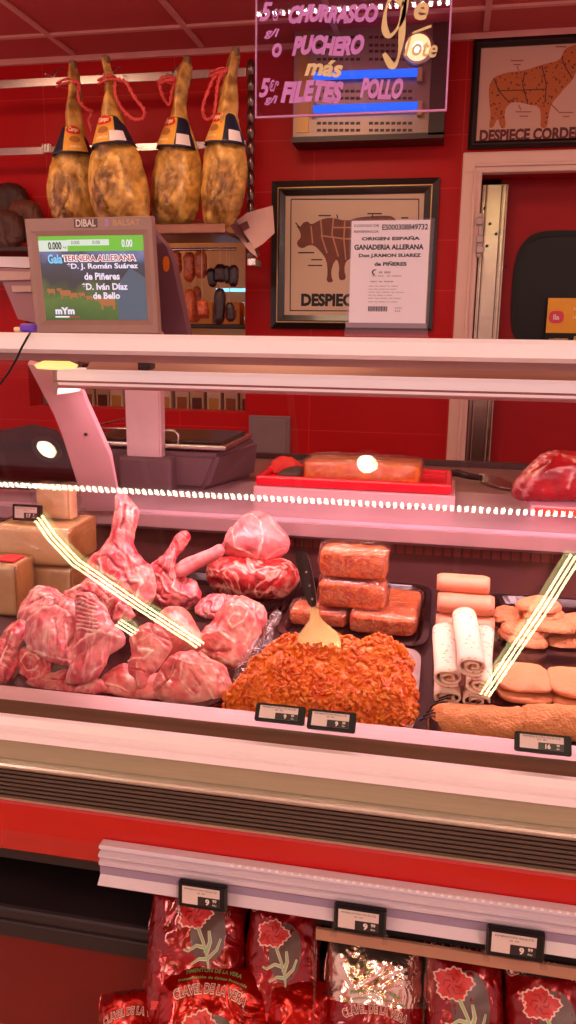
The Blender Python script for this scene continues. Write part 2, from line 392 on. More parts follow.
M_steel = simple('stainless_steel', (212, 204, 200), .26, metal=1., scale=5, var=.05, stretch=(4, 40, 1))
M_red = simple('red_lacquer', (188, 4, 0), .16, var=.02, coat=.5)
M_dark = simple('dark_steel', (58, 42, 40), .45, metal=.3, scale=20)
M_black = simple('black_plastic', (16, 13, 16), .5, spec=.3)
M_blacks = simple('shiny_black_plastic', (16, 13, 17), .16, bump=.1, bscale=30)
M_deck = simple('dark_display_deck', (62, 48, 50), .3, scale=10)
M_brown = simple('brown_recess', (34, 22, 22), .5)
M_beige = simple('beige_plinth', (160, 128, 98), .5)
M_clear = glassmat('clear_plastic', (250, 248, 250), .03, extra=.02)
M_glass = glassmat('counter_glass', (252, 249, 250), 0., gloss=1.)
M_cfilm = glassmat('cheese_film', (250, 246, 248), .2, extra=.16, wrinkle=1., wscale=30)
M_film = glassmat('cling_film', (250, 246, 248), .16, extra=.10, wrinkle=1., wscale=60)
M_ink = simple('black_ink', (24, 20, 24), .6)
M_paper = simple('white_paper', (244, 232, 238), .6, var=.01)

# ================================================================ room shell
CZ = 2.56; WY = 3.5
xo0, zo1 = XY(20, 222, WY); xo1, zo0 = XY(245, 413, WY)      # pass-through opening
dx0 = XY(481, 175, WY)[0]; dx1 = dx0+.95; dzt = XY(481, 174, WY)[1]
def wall_with_holes(name, x0, x1, z0, z1, y0, y1, holes, mat):
    xs = sorted({x0, x1, *[h[0] for h in holes], *[h[1] for h in holes]}); zs = sorted({z0, z1, *[h[2] for h in holes], *[h[3] for h in holes]})
    mb = MB()
    for a, b in zip(xs[:-1], xs[1:]):
        for c, d in zip(zs[:-1], zs[1:]):
            if any(h[0]-1e-6 <= a and b <= h[1]+1e-6 and h[2]-1e-6 <= c and d <= h[3]+1e-6 for h in holes): continue
            mb.box(((a+b)/2, (y0+y1)/2, (c+d)/2), (b-a, y1-y0, d-c))
    bmesh.ops.remove_doubles(mb.bm, verts=list(mb.bm.verts), dist=1e-5)
    return mb.build(name, mat, kind='structure', origin=(0, 0, 0))
wall_with_holes('wall_back', -4.2, 3.2, 0, CZ, WY, WY+.12, [(xo0, xo1, zo0, zo1), (dx0, dx1, 0, dzt)], M_wall)
MB().box((-.5, .9, -.05), (7.4, 9.0, .1)).build('floor', M_floor, kind='structure')
MB().box((-.5, .9, CZ+.05), (7.4, 9.0, .1)).build('ceiling', M_ceil, kind='structure')
k = 0
for i in range(-4, 8):
    x = -1.632+.565*i
    if -4.1 < x < 3.1: MB().box((x, .3, CZ-.004), (.022, 6.3, .008)).build('trim_%d' % (k+1), M_bar, kind='structure'); k += 1
for i in range(7):
    MB().box((-.5, 3.235-.565*i, CZ-.0045), (7.3, .022, .009)).build('trim_%d' % (k+1), M_bar, kind='structure'); k += 1
MB().box((-.5, WY-.009, CZ-.011), (7.3, .018, .022)).build('trim_%d' % (k+1), M_bar, kind='structure')

# door on the right
mb = MB()
fw = .078
mb.box((dx0-fw/2+.004, WY-.02, dzt/2), (fw, .05, dzt), .006); mb.box((dx1+fw/2-.004, WY-.02, dzt/2), (fw, .05, dzt), .006)
mb.box(((dx0+dx1)/2, WY-.02, dzt+fw/2-.004), (dx1-dx0+2*fw-.008, .05, fw), .006)
mb.box((dx0-fw*.3, WY-.05, dzt/2), (.012, .014, dzt+.02), .003); mb.box(((dx0+dx1)/2, WY-.05, dzt+fw*.3), (dx1-dx0+.05, .014, .012), .003)
M_frame = simple('door_frame_enamel', (226, 188, 176), .4, var=.02)
door = empty('door_1', ((dx0+dx1)/2, WY+.03, 0), None, None); door['kind'] = 'structure'
mb.build('door_frame', M_frame, door)
mb = MB(); mb.box(((dx0+.09+dx1)/2, WY+.19, dzt/2+.05), (dx1-dx0-.09, .05, dzt+.1))
mb.build('door_leaf', simple('dark_red_door', (164, 6, 20), .45, spec=.25), door)
MB().box(((dx0+dx1)/2, WY+.3, dzt/2+.1), (dx1-dx0+.5, .02, dzt+.3)).build('door_backing', M_brown, door)
# steel corner strip beside the leaf, with grooves and screws
xs0 = XY(482, 184, WY+.1)[0]; xs1 = XY(509, 184, WY+.1)[0]; sz = XY(495, 184, WY+.1)[1]
mb = MB(); w = xs1-xs0
mb.box(((xs0+xs1)/2, WY+.112, sz/2), (w, .02, sz), .003)
for u in (.05, .2, .78, .95): mb.box((xs0+w*u, WY+.098, sz/2), (.009, .012, sz-.01), .004)
mb.build('steel_strip', simple('strip_steel', (190, 172, 150), .22, metal=1., scale=7, var=.15, stretch=(1, 1, 4)), door)
mb = MB()
for px, py in ((490, 224), (496, 234), (487, 246), (485, 208), (507, 205), (506, 267)):
    x, z = XY(px, py, WY+.095); mb.tube([(x, WY+.1, z), (x, WY+.093, z)], .006, 8)
mb.build('screws', M_brown, door)
mb = MB()
for py in (222, 240, 250):
    x, z = XY(479, py, WY-.03); mb.box((x+.002, WY-.052, z), (.028, .02, .03), .004)
x, z = XY(480, 236, WY-.03); mb.box((x, WY-.045, z), (.016, .016, .17), .003)
mb.build('door_hinge', simple('hinge_grey', (176, 150, 146), .35, metal=.5), door)
# porthole
px0, pzt = XY(516, 231, WY+.165); _, pzb = XY(516, 352, WY+.165); pw = .37
fr = Frame(((px0+pw/2), WY+.165, (pzt+pzb)/2)); hh = (pzt-pzb)/2
mb = MB(); n = 48; A = ring(n, pw/2, hh, 3.4); B = ring(n, pw/2-.022, hh-.022, 3.4)
V = [fr.P(a, b, 0) for a, b in A]+[fr.P(a, b, .012) for a, b in A]+[fr.P(a, b, .012) for a, b in B]+[fr.P(a, b, 0) for a, b in B]
mb.add(V, [[r*n+i, r*n+(i+1) % n, ((r+1) % 4)*n+(i+1) % n, ((r+1) % 4)*n+i] for r in range(4) for i in range(n)]); mb.build('porthole_gasket', M_black, door)
mb = MB(); mb.plate(fr, B, .004); mb.build('porthole_pane', simple('dark_pane', (16, 9, 10), .35, spec=.25), door)

# yellow sheet added in place of a reflection by the porthole pane edge
ys = empty('reflection_sheet', [*atY(565, 341, WY+.13)], 'yellow and orange sheet built for a reflection, black bottom band, by the door porthole', 'sign')
fr = Frame(atY(545, 340, WY+.13)); u1, v1 = fr.px(545, 298); wS = .24
mb = MB(); mb.plate(fr, [(0, .03), (wS, .03), (wS, v1), (0, v1)], .004); mb.build('sheet', simple('yellow_print', (250, 168, 20), .4, emit=(250, 160, 20), es=0., scale=9, var=.12), ys)
mb = MB(); mb.plate(fr, [(0, -.05), (wS, -.05), (wS, .03), (0, .03)], .004); mb.build('black_band', M_black, ys)
mb = MB(); put_text(mb, 'Patatas', lambda a, b: fr.P(a, b, .0065), .16, .005, .032, bold=.02); put_text(mb, 'E-ATREVERSE', lambda a, b: fr.P(a, b, .0065), .055, .003, .013, bold=.02)
mb.build('lettering', simple('cream_print', (240, 200, 120), .5), ys)
mb = MB(); mb.plate(fr, [(x+.038, y+v1*.55) for x, y in ring(20, .03, .026, 3)], .0015, .0045); mb.build('badge', simple('pink_print', (225, 60, 90), .5), ys)
mb = MB(); put_text(mb, 'lla', lambda a, b: fr.P(a, b, .0065), .038, v1*.55, .03, bold=.02); put_text(mb, 'lllll llll lll', lambda a, b: fr.P(a, b, .0065), .16, v1*.75, .014, width=.11); put_text(mb, 'llll lllll ll', lambda a, b: fr.P(a, b, .0065), .16, v1*.55, .014, width=.11)
mb.build('badge_lettering', simple('pale_print', (250, 225, 210), .5), ys)

# grey box on the wall under the rail
xa, za = XY(250, 415, WY); xb, zb = XY(290, 482, WY)
mb = MB(); mb.box(((xa+xb)/2, WY-.012, (za+zb)/2), (xb-xa, .022, za-zb), .004); mb.box(((xa+xb)/2, WY-.026, (za+zb)/2), (xb-xa-.03, .008, za-zb-.03), .003)
mb.build('wall_panel', simple('grey_plate', (128, 112, 118), .5), label='plain grey rectangular cover plate low on the red tiled wall', cat='cover plate')

# ================================================================ framed posters
def poster(name, label, fr, W, H, bw, pmat, groups):
    r = empty(name, fr.P(W/2, -H, 0), label, 'framed poster')
    mb = MB()
    def rr(i, o, z0, z1):
        A = [(i, -i), (W-i, -i), (W-i, -H+i), (i, -H+i)]; B = [(o, -o), (W-o, -o), (W-o, -H+o), (o, -H+o)]
        V = [fr.P(a, b, 0) for a, b in A]+[fr.P(a, b, z0) for a, b in A]+[fr.P(a, b, z1) for a, b in B]+[fr.P(a, b, 0) for a, b in B]
        mb.add(V, [[k*4+j, k*4+(j+1) % 4, ((k+1) % 4)*4+(j+1) % 4, ((k+1) % 4)*4+j] for k in range(4) for j in range(4)])
    rr(0, bw*.45, .018, .026); rr(bw*.45, bw*.62, .02, .02); rr(bw*.62, bw, .022, .014)
    mb.build('frame', simple('dark_wood_frame', (30, 16, 14), .3, coat=.3), r)
    if groups == 'cow':
        mb = MB(); i, o = bw*.46, bw*.53
        A = [(i, -i), (W-i, -i), (W-i, -H+i), (i, -H+i)]; B = [(o, -o), (W-o, -o), (W-o, -H+o), (o, -H+o)]
        V = [fr.P(a, b, .0265) for a, b in A]+[fr.P(a, b, .0265) for a, b in B]
        mb.add(V, [[j, (j+1) % 4, 4+(j+1) % 4, 4+j] for j in range(4)]); mb.build('gold_line', simple('gold_trim', (190, 150, 100), .3, metal=.7), r)
    mb = MB(); mb.plate(fr, [(bw*.9, -bw*.9), (W-bw*.9, -bw*.9), (W-bw*.9, -H+bw*.9), (bw*.9, -H+bw*.9)], .006, .001); mb.build('print', pmat, r)
    return r
def flat(fr, poly_px, w, mb, t=.0008, sm=1):
    mb.plate(fr, smooth_poly([fr.px(*q) for q in poly_px], sm) if sm else [fr.px(*q) for q in poly_px], t, w)
def line_px(fr, pts, wd, w, mb):
    q = [np.array(fr.px(*p)) for p in pts]
    for a, b in zip(q[:-1], q[1:]):
        d = b-a; L_ = np.linalg.norm(d)+1e-9; n = np.array([-d[1], d[0]])/L_*wd/2
        mb.plate(fr, [tuple(a-n), tuple(b-n), tuple(b+n), tuple(a+n)], .0006, w)
# cattle poster
fr = Frame(atY(272.8, 182, WY-.001)); W, _ = fr.px(440, 176.5); _, H = fr.px(270, 328.5); H = -H
M_cowp = simple('cream_poster', (212, 180, 156), .45, var=.03, scale=3)
pc = poster('cattle_cuts_poster', 'framed butcher poster of a brown bull standing behind the white code sheet', fr, W, H, .058, M_cowp, 'cow')
c7 = lambda pts: mp(260, 170, 3.114, pts)
cow = c7([(112, 172), (125, 180), (135, 165), (150, 160), (160, 172), (190, 155), (220, 148), (270, 160), (300, 150), (340, 145), (385, 143), (415, 145), (430, 165), (437, 200), (430, 300), (400, 350), (385, 350), (390, 280), (340, 260), (285, 275), (268, 285), (262, 310), (270, 340), (250, 345), (245, 330), (248, 300), (240, 275), (225, 300), (222, 330), (230, 350), (207, 350), (212, 320), (208, 280), (190, 255), (170, 235), (150, 235), (135, 245), (120, 240), (115, 225), (130, 210), (125, 190)])
mb = MB(); flat(fr, cow, .0075, mb); cw = mb.build('bull_drawing', simple('bull_brown', (112, 44, 26), .5, var=.3, scale=14), pc)
mb = MB()
for seg in ([(190, 155), (195, 215), (210, 260)], [(230, 150), (225, 200), (245, 270)], [(265, 160), (262, 215), (268, 280)], [(190, 205), (262, 215), (340, 215)], [(225, 180), (300, 180)], [(160, 175), (165, 230)]):
    line_px(fr, c7(seg), .006, .009, mb)
mb.build('cut_lines', simple('tan_line', (190, 130, 95), .5), cw)
mb = MB()
for seg in ([(125, 180), (112, 165)], [(240, 140), (243, 152)], [(350, 140), (352, 148)], [(120, 258), (170, 258)], [(160, 280), (195, 280)], [(150, 298), (195, 298)], [(183, 143), (222, 143)], [(335, 137), (380, 137)], [(440, 150), (462, 150)]):
    line_px(fr, c7(seg), .005, .0085, mb)
border = c7([(98, 92), (495, 92), (490, 440), (95, 438)]); line_px(fr, border+[border[0]], .004, .0085, mb)
tx, ty = fr.px(*c7([(212, 405)])[0]); tw = fr.px(*c7([(292, 405)])[0])[0]-fr.px(*c7([(136, 405)])[0])[0]
W_, F_ = text2d('DESPIECE', 1, .03); sc = fr.px(*c7([(136, 385)])[0])[1]-fr.px(*c7([(136, 425)])[0])[1]
tsz = sc/(W_[:, 1].max()-W_[:, 1].min())
put_text(mb, 'DESPIECE', lambda a, b: fr.P(a, b, .0085), tx+.012, ty, tsz*.94, bold=.05, width=tw*1.18)
mb.build('lettering', M_ink, pc)
# lamb poster
fr = Frame(atY(473.8, 41, WY-.001)); _, H = fr.px(470, 150); H = -H; W = .80
ps = poster('lamb_cuts_poster', 'framed butcher poster of a tan speckled sheep above the white door frame', fr, W, H, .03, simple('pink_poster', (206, 158, 142), .45, var=.02, scale=3), 'sheep')
c4 = lambda pts: mp(440, 30, 3.25, pts)
sh = c4([(158, 200), (162, 178), (175, 155), (215, 140), (270, 135), (330, 115), (375, 105), (395, 92), (400, 70), (420, 55), (450, 48), (480, 60), (500, 80), (508, 100), (495, 112), (470, 110), (450, 125), (440, 140), (430, 165), (400, 195), (385, 215), (362, 240), (352, 280), (348, 320), (325, 320), (328, 280), (322, 250), (290, 245), (250, 235), (225, 240), (208, 265), (215, 320), (195, 320), (188, 285), (172, 320), (158, 320), (165, 280), (160, 240)])
m, nt, N, L, b = newmat('speckled_fleece'); tc = N.new('ShaderNodeTexCoord'); vo = N.new('ShaderNodeTexVoronoi'); vo.inputs['Scale'].default_value = 75; L.new(tc.outputs['Object'], vo.inputs['Vector']); cr = N.new('ShaderNodeValToRGB'); cr.color_ramp.elements[0].position = .18; cr.color_ramp.elements[0].color = lin((80, 30, 10)); cr.color_ramp.elements[1].position = .36; cr.color_ramp.elements[1].color = lin((184, 92, 36)); L.new(vo.outputs['Distance'], cr.inputs[0]); L.new(cr.outputs[0], b.inputs['Base Color']); b.inputs['Roughness'].default_value = .5
mb = MB(); flat(fr, sh, .0075, mb); shd = mb.build('sheep_drawing', m, ps)
mb = MB()
for seg in ([(275, 138), (268, 180), (285, 243)], [(330, 118), (345, 180), (340, 240)], [(175, 158), (190, 200), (225, 238)], [(395, 95), (410, 130), (430, 160)], [(190, 200), (345, 195)]): line_px(fr, c4(seg), .004, .009, mb)
mb.build('cut_lines', simple('brown_line', (90, 32, 16), .5), shd)
mb = MB(); W_, F_ = text2d('DESPIECE CORDERO', 1, .03)
x0, y0 = fr.px(*c4([(127, 372)])[0]); x1, y1 = fr.px(*c4([(292, 325)])[0]); cwid = (x1-x0)
W8 = text2d('DESPIECE', 1, .03)[0]; k1 = cwid/(W8[:, 0].max()-W8[:, 0].min()); wid = (W_[:, 0].max()-W_[:, 0].min())*k1
tsz = (y1-y0)*.96/(W8[:, 1].max()-W8[:, 1].min())
put_text(mb, 'DESPIECE CORDERO', lambda a, b: fr.P(a, b, .0085), x0+wid/2, (y0+y1)/2+.006, tsz*.94, bold=.05, width=wid)
mb.build('lettering', simple('brown_red_ink', (96, 22, 20), .5), ps)
mb = MB()
for seg in ([(230, 102), (270, 102)], [(238, 115), (262, 115)], [(375, 57), (410, 57)], [(245, 268), (296, 268)], [(258, 282), (285, 282)], [(385, 270), (432, 270)], [(398, 283), (420, 283)], [(250, 120), (255, 135)], [(262, 262), (255, 245)], [(385, 268), (362, 245)]): line_px(fr, c4(seg), .004, .0085, mb)
mb.build('captions', simple('caption_brown', (150, 80, 66), .5), ps)

# ================================================================ insect killer on the wall
ty0 = WY-.14
it = empty('insect_killer', atY(365, 138, WY-.07), 'steel insect killer with two glowing blue tubes mounted behind the handwritten sign', 'insect killer')
fr = Frame(atY(293, 137, ty0)); x1, _ = fr.px(428, 133); _, z1 = fr.px(300, -6)
mb = MB(); mb.plate(fr, [(0, 0), (x1, 0), (x1, z1), (0, z1)], -.12, 0)
mb.build('housing', simple('killer_steel', (136, 112, 104), .35, metal=.6), it)
mb = MB(); mb.plate(fr, [(x1+.001, -.01), (x1+.06, -.01), (x1+.06, z1+.02), (x1+.001, z1+.02)], -.13, .006); mb.plate(fr, [(-.004, -.022), (x1+.06, -.022), (x1+.06, -.002), (-.004, -.002)], -.13, .006)
mb.build('side_panel', simple('killer_side', (40, 16, 16), .4), it)
mb = MB()
for row in (124, 131, 92, 99, 60, 52, 38, 46, 20, 12):
    for c in range(8):
        for half in (0, 1):
            a, b = fr.px(317+half*52+c*5.6, row-2); c2, d = fr.px(317+half*52+c*5.6+3.9, row+.6)
            mb.plate(fr, [(a, d), (c2, d), (c2, b), (a, b)], .0012)
mb.build('louvre', M_brown, it)
for y in (77, 110):
    a = fr.px(315, y+1.5); b = fr.px(418, y-2); mb = MB(); mb.tube([fr.P(a[0], a[1], .03), fr.P(b[0], b[1], .03)], .0145, 14); mb.build('blue_tube', emitmat('blue_glow', (16, 112, 250), 1.15, 8), it)
mb = MB()
for px in (313, 420):
    for y in (77, 110): a = fr.px(px, y); mb.box(fr.P(a[0], a[1], .018), (.02, .04, .05), .004)
mb.build('tube_holder', simple('holder_cream', (200, 160, 110), .5), it)
mb = MB(); a = fr.px(297, 133); b = fr.px(311, 3); mb.plate(fr, [(a[0], a[1]), (b[0], a[1]), (b[0], b[1]), (a[0], b[1])], .004); mb.build('end_cap', simple('brass_cap', (150, 112, 70), .35, metal=.6), it)

# ================================================================ behind the pass-through: the shop's chilled shelves
MB().box((-2.2, 4.95, 1.3), (4., .06, 2.6)).build('wall_far', simple('far_shop', (214, 160, 110), .8, scale=3, var=.2), kind='structure')
sh = empty('wall_shelf', (-1.9, 4.4, zo0-.10), 'dark steel shelf unit seen through the wall opening behind the scale', 'shelf')
zsf = zo0-.08
mb = MB(); mb.box((-1.9, 4.3, zsf-.02), (2.6, .62, .03), .004); mb.build('lower_shelf', M_dark, sh)
z2 = XY(200, 320, 4.2)[1]
mb = MB(); mb.box((-1.9, 4.42, z2-.03), (2.6, .3, .022), .004); mb.build('upper_shelf', M_dark, sh)
mb = MB()
for x in (-3.15, -2.0, -.65): mb.box((x, 4.75, (zsf+z2)/2+.1), (.04, .05, z2-zsf+.8), .004)
mb.build('upright', M_dark, sh)
def carton(x, y, z, s, c1, c2, label, grp):
    r = empty('food_carton', (x, y, z), label, 'carton', grp)
    MB().box((x, y, z+s[2]/2), s, .003).build('box', simple('carton_%d_%d_%d' % c1, c1, .5), r)
    MB().box((x, y-s[1]/2-.001, z+s[2]*.45), (s[0]*.7, .002, s[2]*.4)).build('print_panel', simple('cprint_%d_%d_%d' % c2, c2, .5), r)
    return r
cols = [((225, 200, 170), (160, 90, 40)), ((210, 180, 140), (90, 40, 30)), ((235, 215, 190), (200, 150, 60))]
pro = [carton(-3.0+.09*i, 4.12, zsf-.004, (.075, .12, .16), *cols[i], 'small pale food carton on the low shelf beyond the wall opening', 'pale cartons on the low shelf') for i in range(3)]
for i in range(3, 27):
    c = copy_tree(pro[i % 3]); c.location.x = -3.0+.09*i; c.location.y += RNG.uniform(-.02, .02)
for i in range(27):
    c = copy_tree(pro[(i*2+1) % 3]); c.location.x = -3.0+.09*i; c.location.y = 4.12+RNG.uniform(-.02, .02); c.location.z = zsf-.004+.161
    c['group'] = 'pale cartons stacked above'; c['label'] = 'small pale food carton in the upper layer beyond the wall opening'
pro2 = [carton(-2.6, 4.40, z2-.019, (.13, .1, .12), (240, 160, 30), (190, 40, 20), 'orange food box on the upper shelf behind the hanging sausages', 'orange boxes on the upper shelf')]
for i in range(1, 11):
    c = copy_tree(pro2[0]); c.location.x = -2.6+.155*i
bs = MB()
for i in range(3):
    a = XY(233, 290+i*14, 4.7); bs.box((a[0], 4.7, a[1]), (.2, .02, .018))
o = bs.build('shelf_light', emitmat('cyan_glow', (90, 190, 240), 1.6), label='three short cyan light strips glowing beyond the black sausages', cat='light')
# cured goods behind left
for i, (px, py, w, h, c, lb) in enumerate([(8, 232, .34, .22, (74, 34, 26), 'dark brown paper sack at the far left, lowest of the three sacks'), (27, 222, .2, .2, (96, 50, 34), 'brown folded sack leaning behind the hams at the left'), (12, 205, .24, .14, (60, 24, 22), 'dark maroon sack lying highest at the far left')]):
    p = atY(px, py, 3.34+.05*i)
    organic('paper_sack', simple('sack_%d' % i, c, .6, bump=.6, bscale=14, var=.2), [(px-18, py-18), (px+2, py-22), (px+16, py-14), (px+14, py+16), (px-16, py+20)], fr=Frame(p, 10), T=.035, R=.05, pw=.5, crease=.004, namp=.004, nsc=16, res=50, label=lb, cat='sack')
mb = MB(); a = atY(-30, 250, 3.36); b = atY(44, 248, 3.36); mb.box(((a[0]+b[0])/2, 3.37, a[2]-.012), (b[0]-a[0]+.1, .3, .02), .004)
mb.build('bracket_shelf', M_dark, label='narrow dark shelf under the brown sacks at the left', cat='shelf')

# ================================================================ ham rack
rk = empty('ham_rack', atY(130, 160, 3.3), 'stainless hanging rack with two flat rails carrying the four hams', 'rack')
for (xl, yl, xr, yr, wd, y) in ((-25, 86.5, 246, 71, .032, 3.27), (-25, 151.5, 246, 145, .03, 3.36)):
    a = atY(xl, yl, y); b = atY(xr, yr, y)
    mb = MB(); mb.box(((a[0]+b[0])/2, y, (a[2]+b[2])/2), (b[0]-a[0], .006, wd), .002); mb.build('hanging_rail', M_steel, rk)
mb = MB(); pts = []
for k in range(40):
    t = k/39; p = atY(252, 62+t*158, 3.27); pts.append(p)
p0 = atY(251, 60, 3.27); p1 = atY(254, 262, 3.27)
mb.tube([p0, (p0[0], 3.27, p1[2])], .009, 10); n = 13
for k in range(n):
    z = p0[2]+(p1[2]-p0[2])*(k+.5)/n; mb.lathe([(.009, -.03), (.014, -.022), (.018, 0), (.014, .022), (.009, .03)], (p0[0], 3.27, z), 12)
mb.build('post', simple('dull_chrome', (120, 92, 84), .25, metal=.9, scale=20, var=.3), rk)
for px in (48, 115, 174, 235):
    mb = MB(); p = atY(px, 149, 3.35); mb.box((p[0], 3.35, p[2]), (.045, .03, .036), .004)
    for q in (-.014, 0, .014): mb.box((p[0]+q, 3.332, p[2]), (.004, .008, .034))
    mb.build('clamp', M_steel, rk)
for px in (62, 118, 178, 226):
    mb = MB(); p = atY(px, 75, 3.25); mb.tube([(p[0], 3.276, p[2]+.02), (p[0], 3.27, p[2]+.03), (p[0], 3.24, p[2]+.026), (p[0], 3.20, p[2]), (p[0], 3.17, p[2]-.03), (p[0]+.005, 3.10, p[2]-.04)], .004, 6); mb.build('hook', M_steel, rk)
# drip tray under the hams and the bar for sausages
a = atY(152, 236, 3.1); b = atY(232, 234, 3.1)
mb = MB(); mb.box(((a[0]+b[0])/2, 3.15, a[2]), (b[0]-a[0], .28, .012), .003); mb.box(((a[0]+b[0])/2, 3.01, a[2]+.014), (b[0]-a[0], .006, .034), .002); mb.box(((a[0]+b[0])/2, 3.29, a[2]+.014), (b[0]-a[0], .006, .034), .002)
mb.build('drip_tray', simple('tray_steel', (120, 76, 62), .3, metal=.8), label='shallow steel drip tray under the two right hams', cat='tray')
a = atY(-5, 249, 3.25); b = atY(236, 249, 3.25)
mb = MB(); mb.tube([(atY(150, 249, 3.25)[0], 3.25, b[2]), (b[0], 3.25, b[2])], .006, 8); mb.build('sausage_bar', M_steel, label='thin steel bar from which the chorizos and black sausages hang', cat='bar')
barz = b[2]
# hams
M_ham = meat('cured_ham', (220, 162, 72), (132, 84, 42), (244, 196, 112), scale=9, marb=.25, marbw=.05, rough=.42, sss=.05, bump=.9, coat=.15)
M_band = simple('navy_band', (30, 36, 58), .35); M_bandy = simple('yellow_band', (228, 168, 70), .4, var=.12, scale=20); M_cord = simple('red_white_cord', (206, 66, 66), .7, var=.3, scale=120)
M_hoof = simple('hoof', (120, 84, 56), .6, var=.2)
c1 = lambda p: mp(30, 40, 4.8, p); c2 = lambda p: mp(140, 40, 4.8, p)
HAMS = [
 ('leftmost of the four hams, whose navy band shows mostly its blue side', c1([(188, 120), (205, 108), (222, 125), (232, 180), (238, 250), (245, 330), (252, 400), (268, 500), (290, 570), (304, 640), (322, 760), (330, 850), (310, 905), (180, 915), (125, 870), (98, 800), (78, 730), (88, 660), (108, 590), (140, 520), (172, 430), (183, 330), (190, 250), (188, 180)]), c1([(203, 425), (212, 560)]), (7.6, 17.5), c1([(222, 215), (262, 210), (250, 300), (290, 345), (318, 350), (290, 390), (315, 450)]), .7, -.35),
 ('second ham from the left, broadest one, with its yellow label facing front', c1([(350, 92), (362, 84), (378, 110), (400, 170), (410, 250), (425, 330), (440, 400), (465, 470), (515, 545), (548, 640), (572, 750), (568, 860), (540, 905), (370, 905), (325, 850), (300, 790), (285, 690), (290, 600), (312, 530), (338, 430), (355, 330), (366, 250), (362, 180)]), c1([(388, 380), (405, 520)]), (9, 19), c1([(425, 200), (480, 210), (520, 290), (570, 350), (555, 390), (500, 390), (450, 340), (425, 270), (430, 210)]), 0, .35),
 ('third ham from the left, hanging straight with a white tag on its band', c2([(205, 100), (222, 88), (243, 105), (245, 150), (225, 230), (222, 300), (228, 390), (248, 450), (278, 540), (300, 640), (298, 740), (272, 850), (220, 908), (110, 910), (68, 870), (53, 760), (62, 660), (90, 560), (118, 450), (145, 390), (158, 320), (172, 230), (178, 170)]), c2([(185, 385), (180, 530)]), (8.6, 18), c2([(180, 205), (130, 190), (110, 220), (120, 280), (150, 330), (160, 250), (180, 210)]), .2, .5),
 ('rightmost ham, beside the beaded steel post, its shank leaning right', c2([(435, 60), (455, 42), (472, 60), (474, 110), (462, 200), (463, 300), (466, 370), (482, 450), (506, 560), (512, 660), (496, 770), (462, 860), (402, 910), (330, 908), (305, 850), (300, 740), (310, 640), (318, 550), (340, 460), (366, 380), (385, 300), (400, 220), (420, 130)]), c2([(415, 365), (410, 510)]), (9, 18), c2([(430, 165), (390, 160), (350, 240), (310, 340), (320, 390), (360, 380), (375, 300), (385, 220), (410, 170)]), .35, .6)]
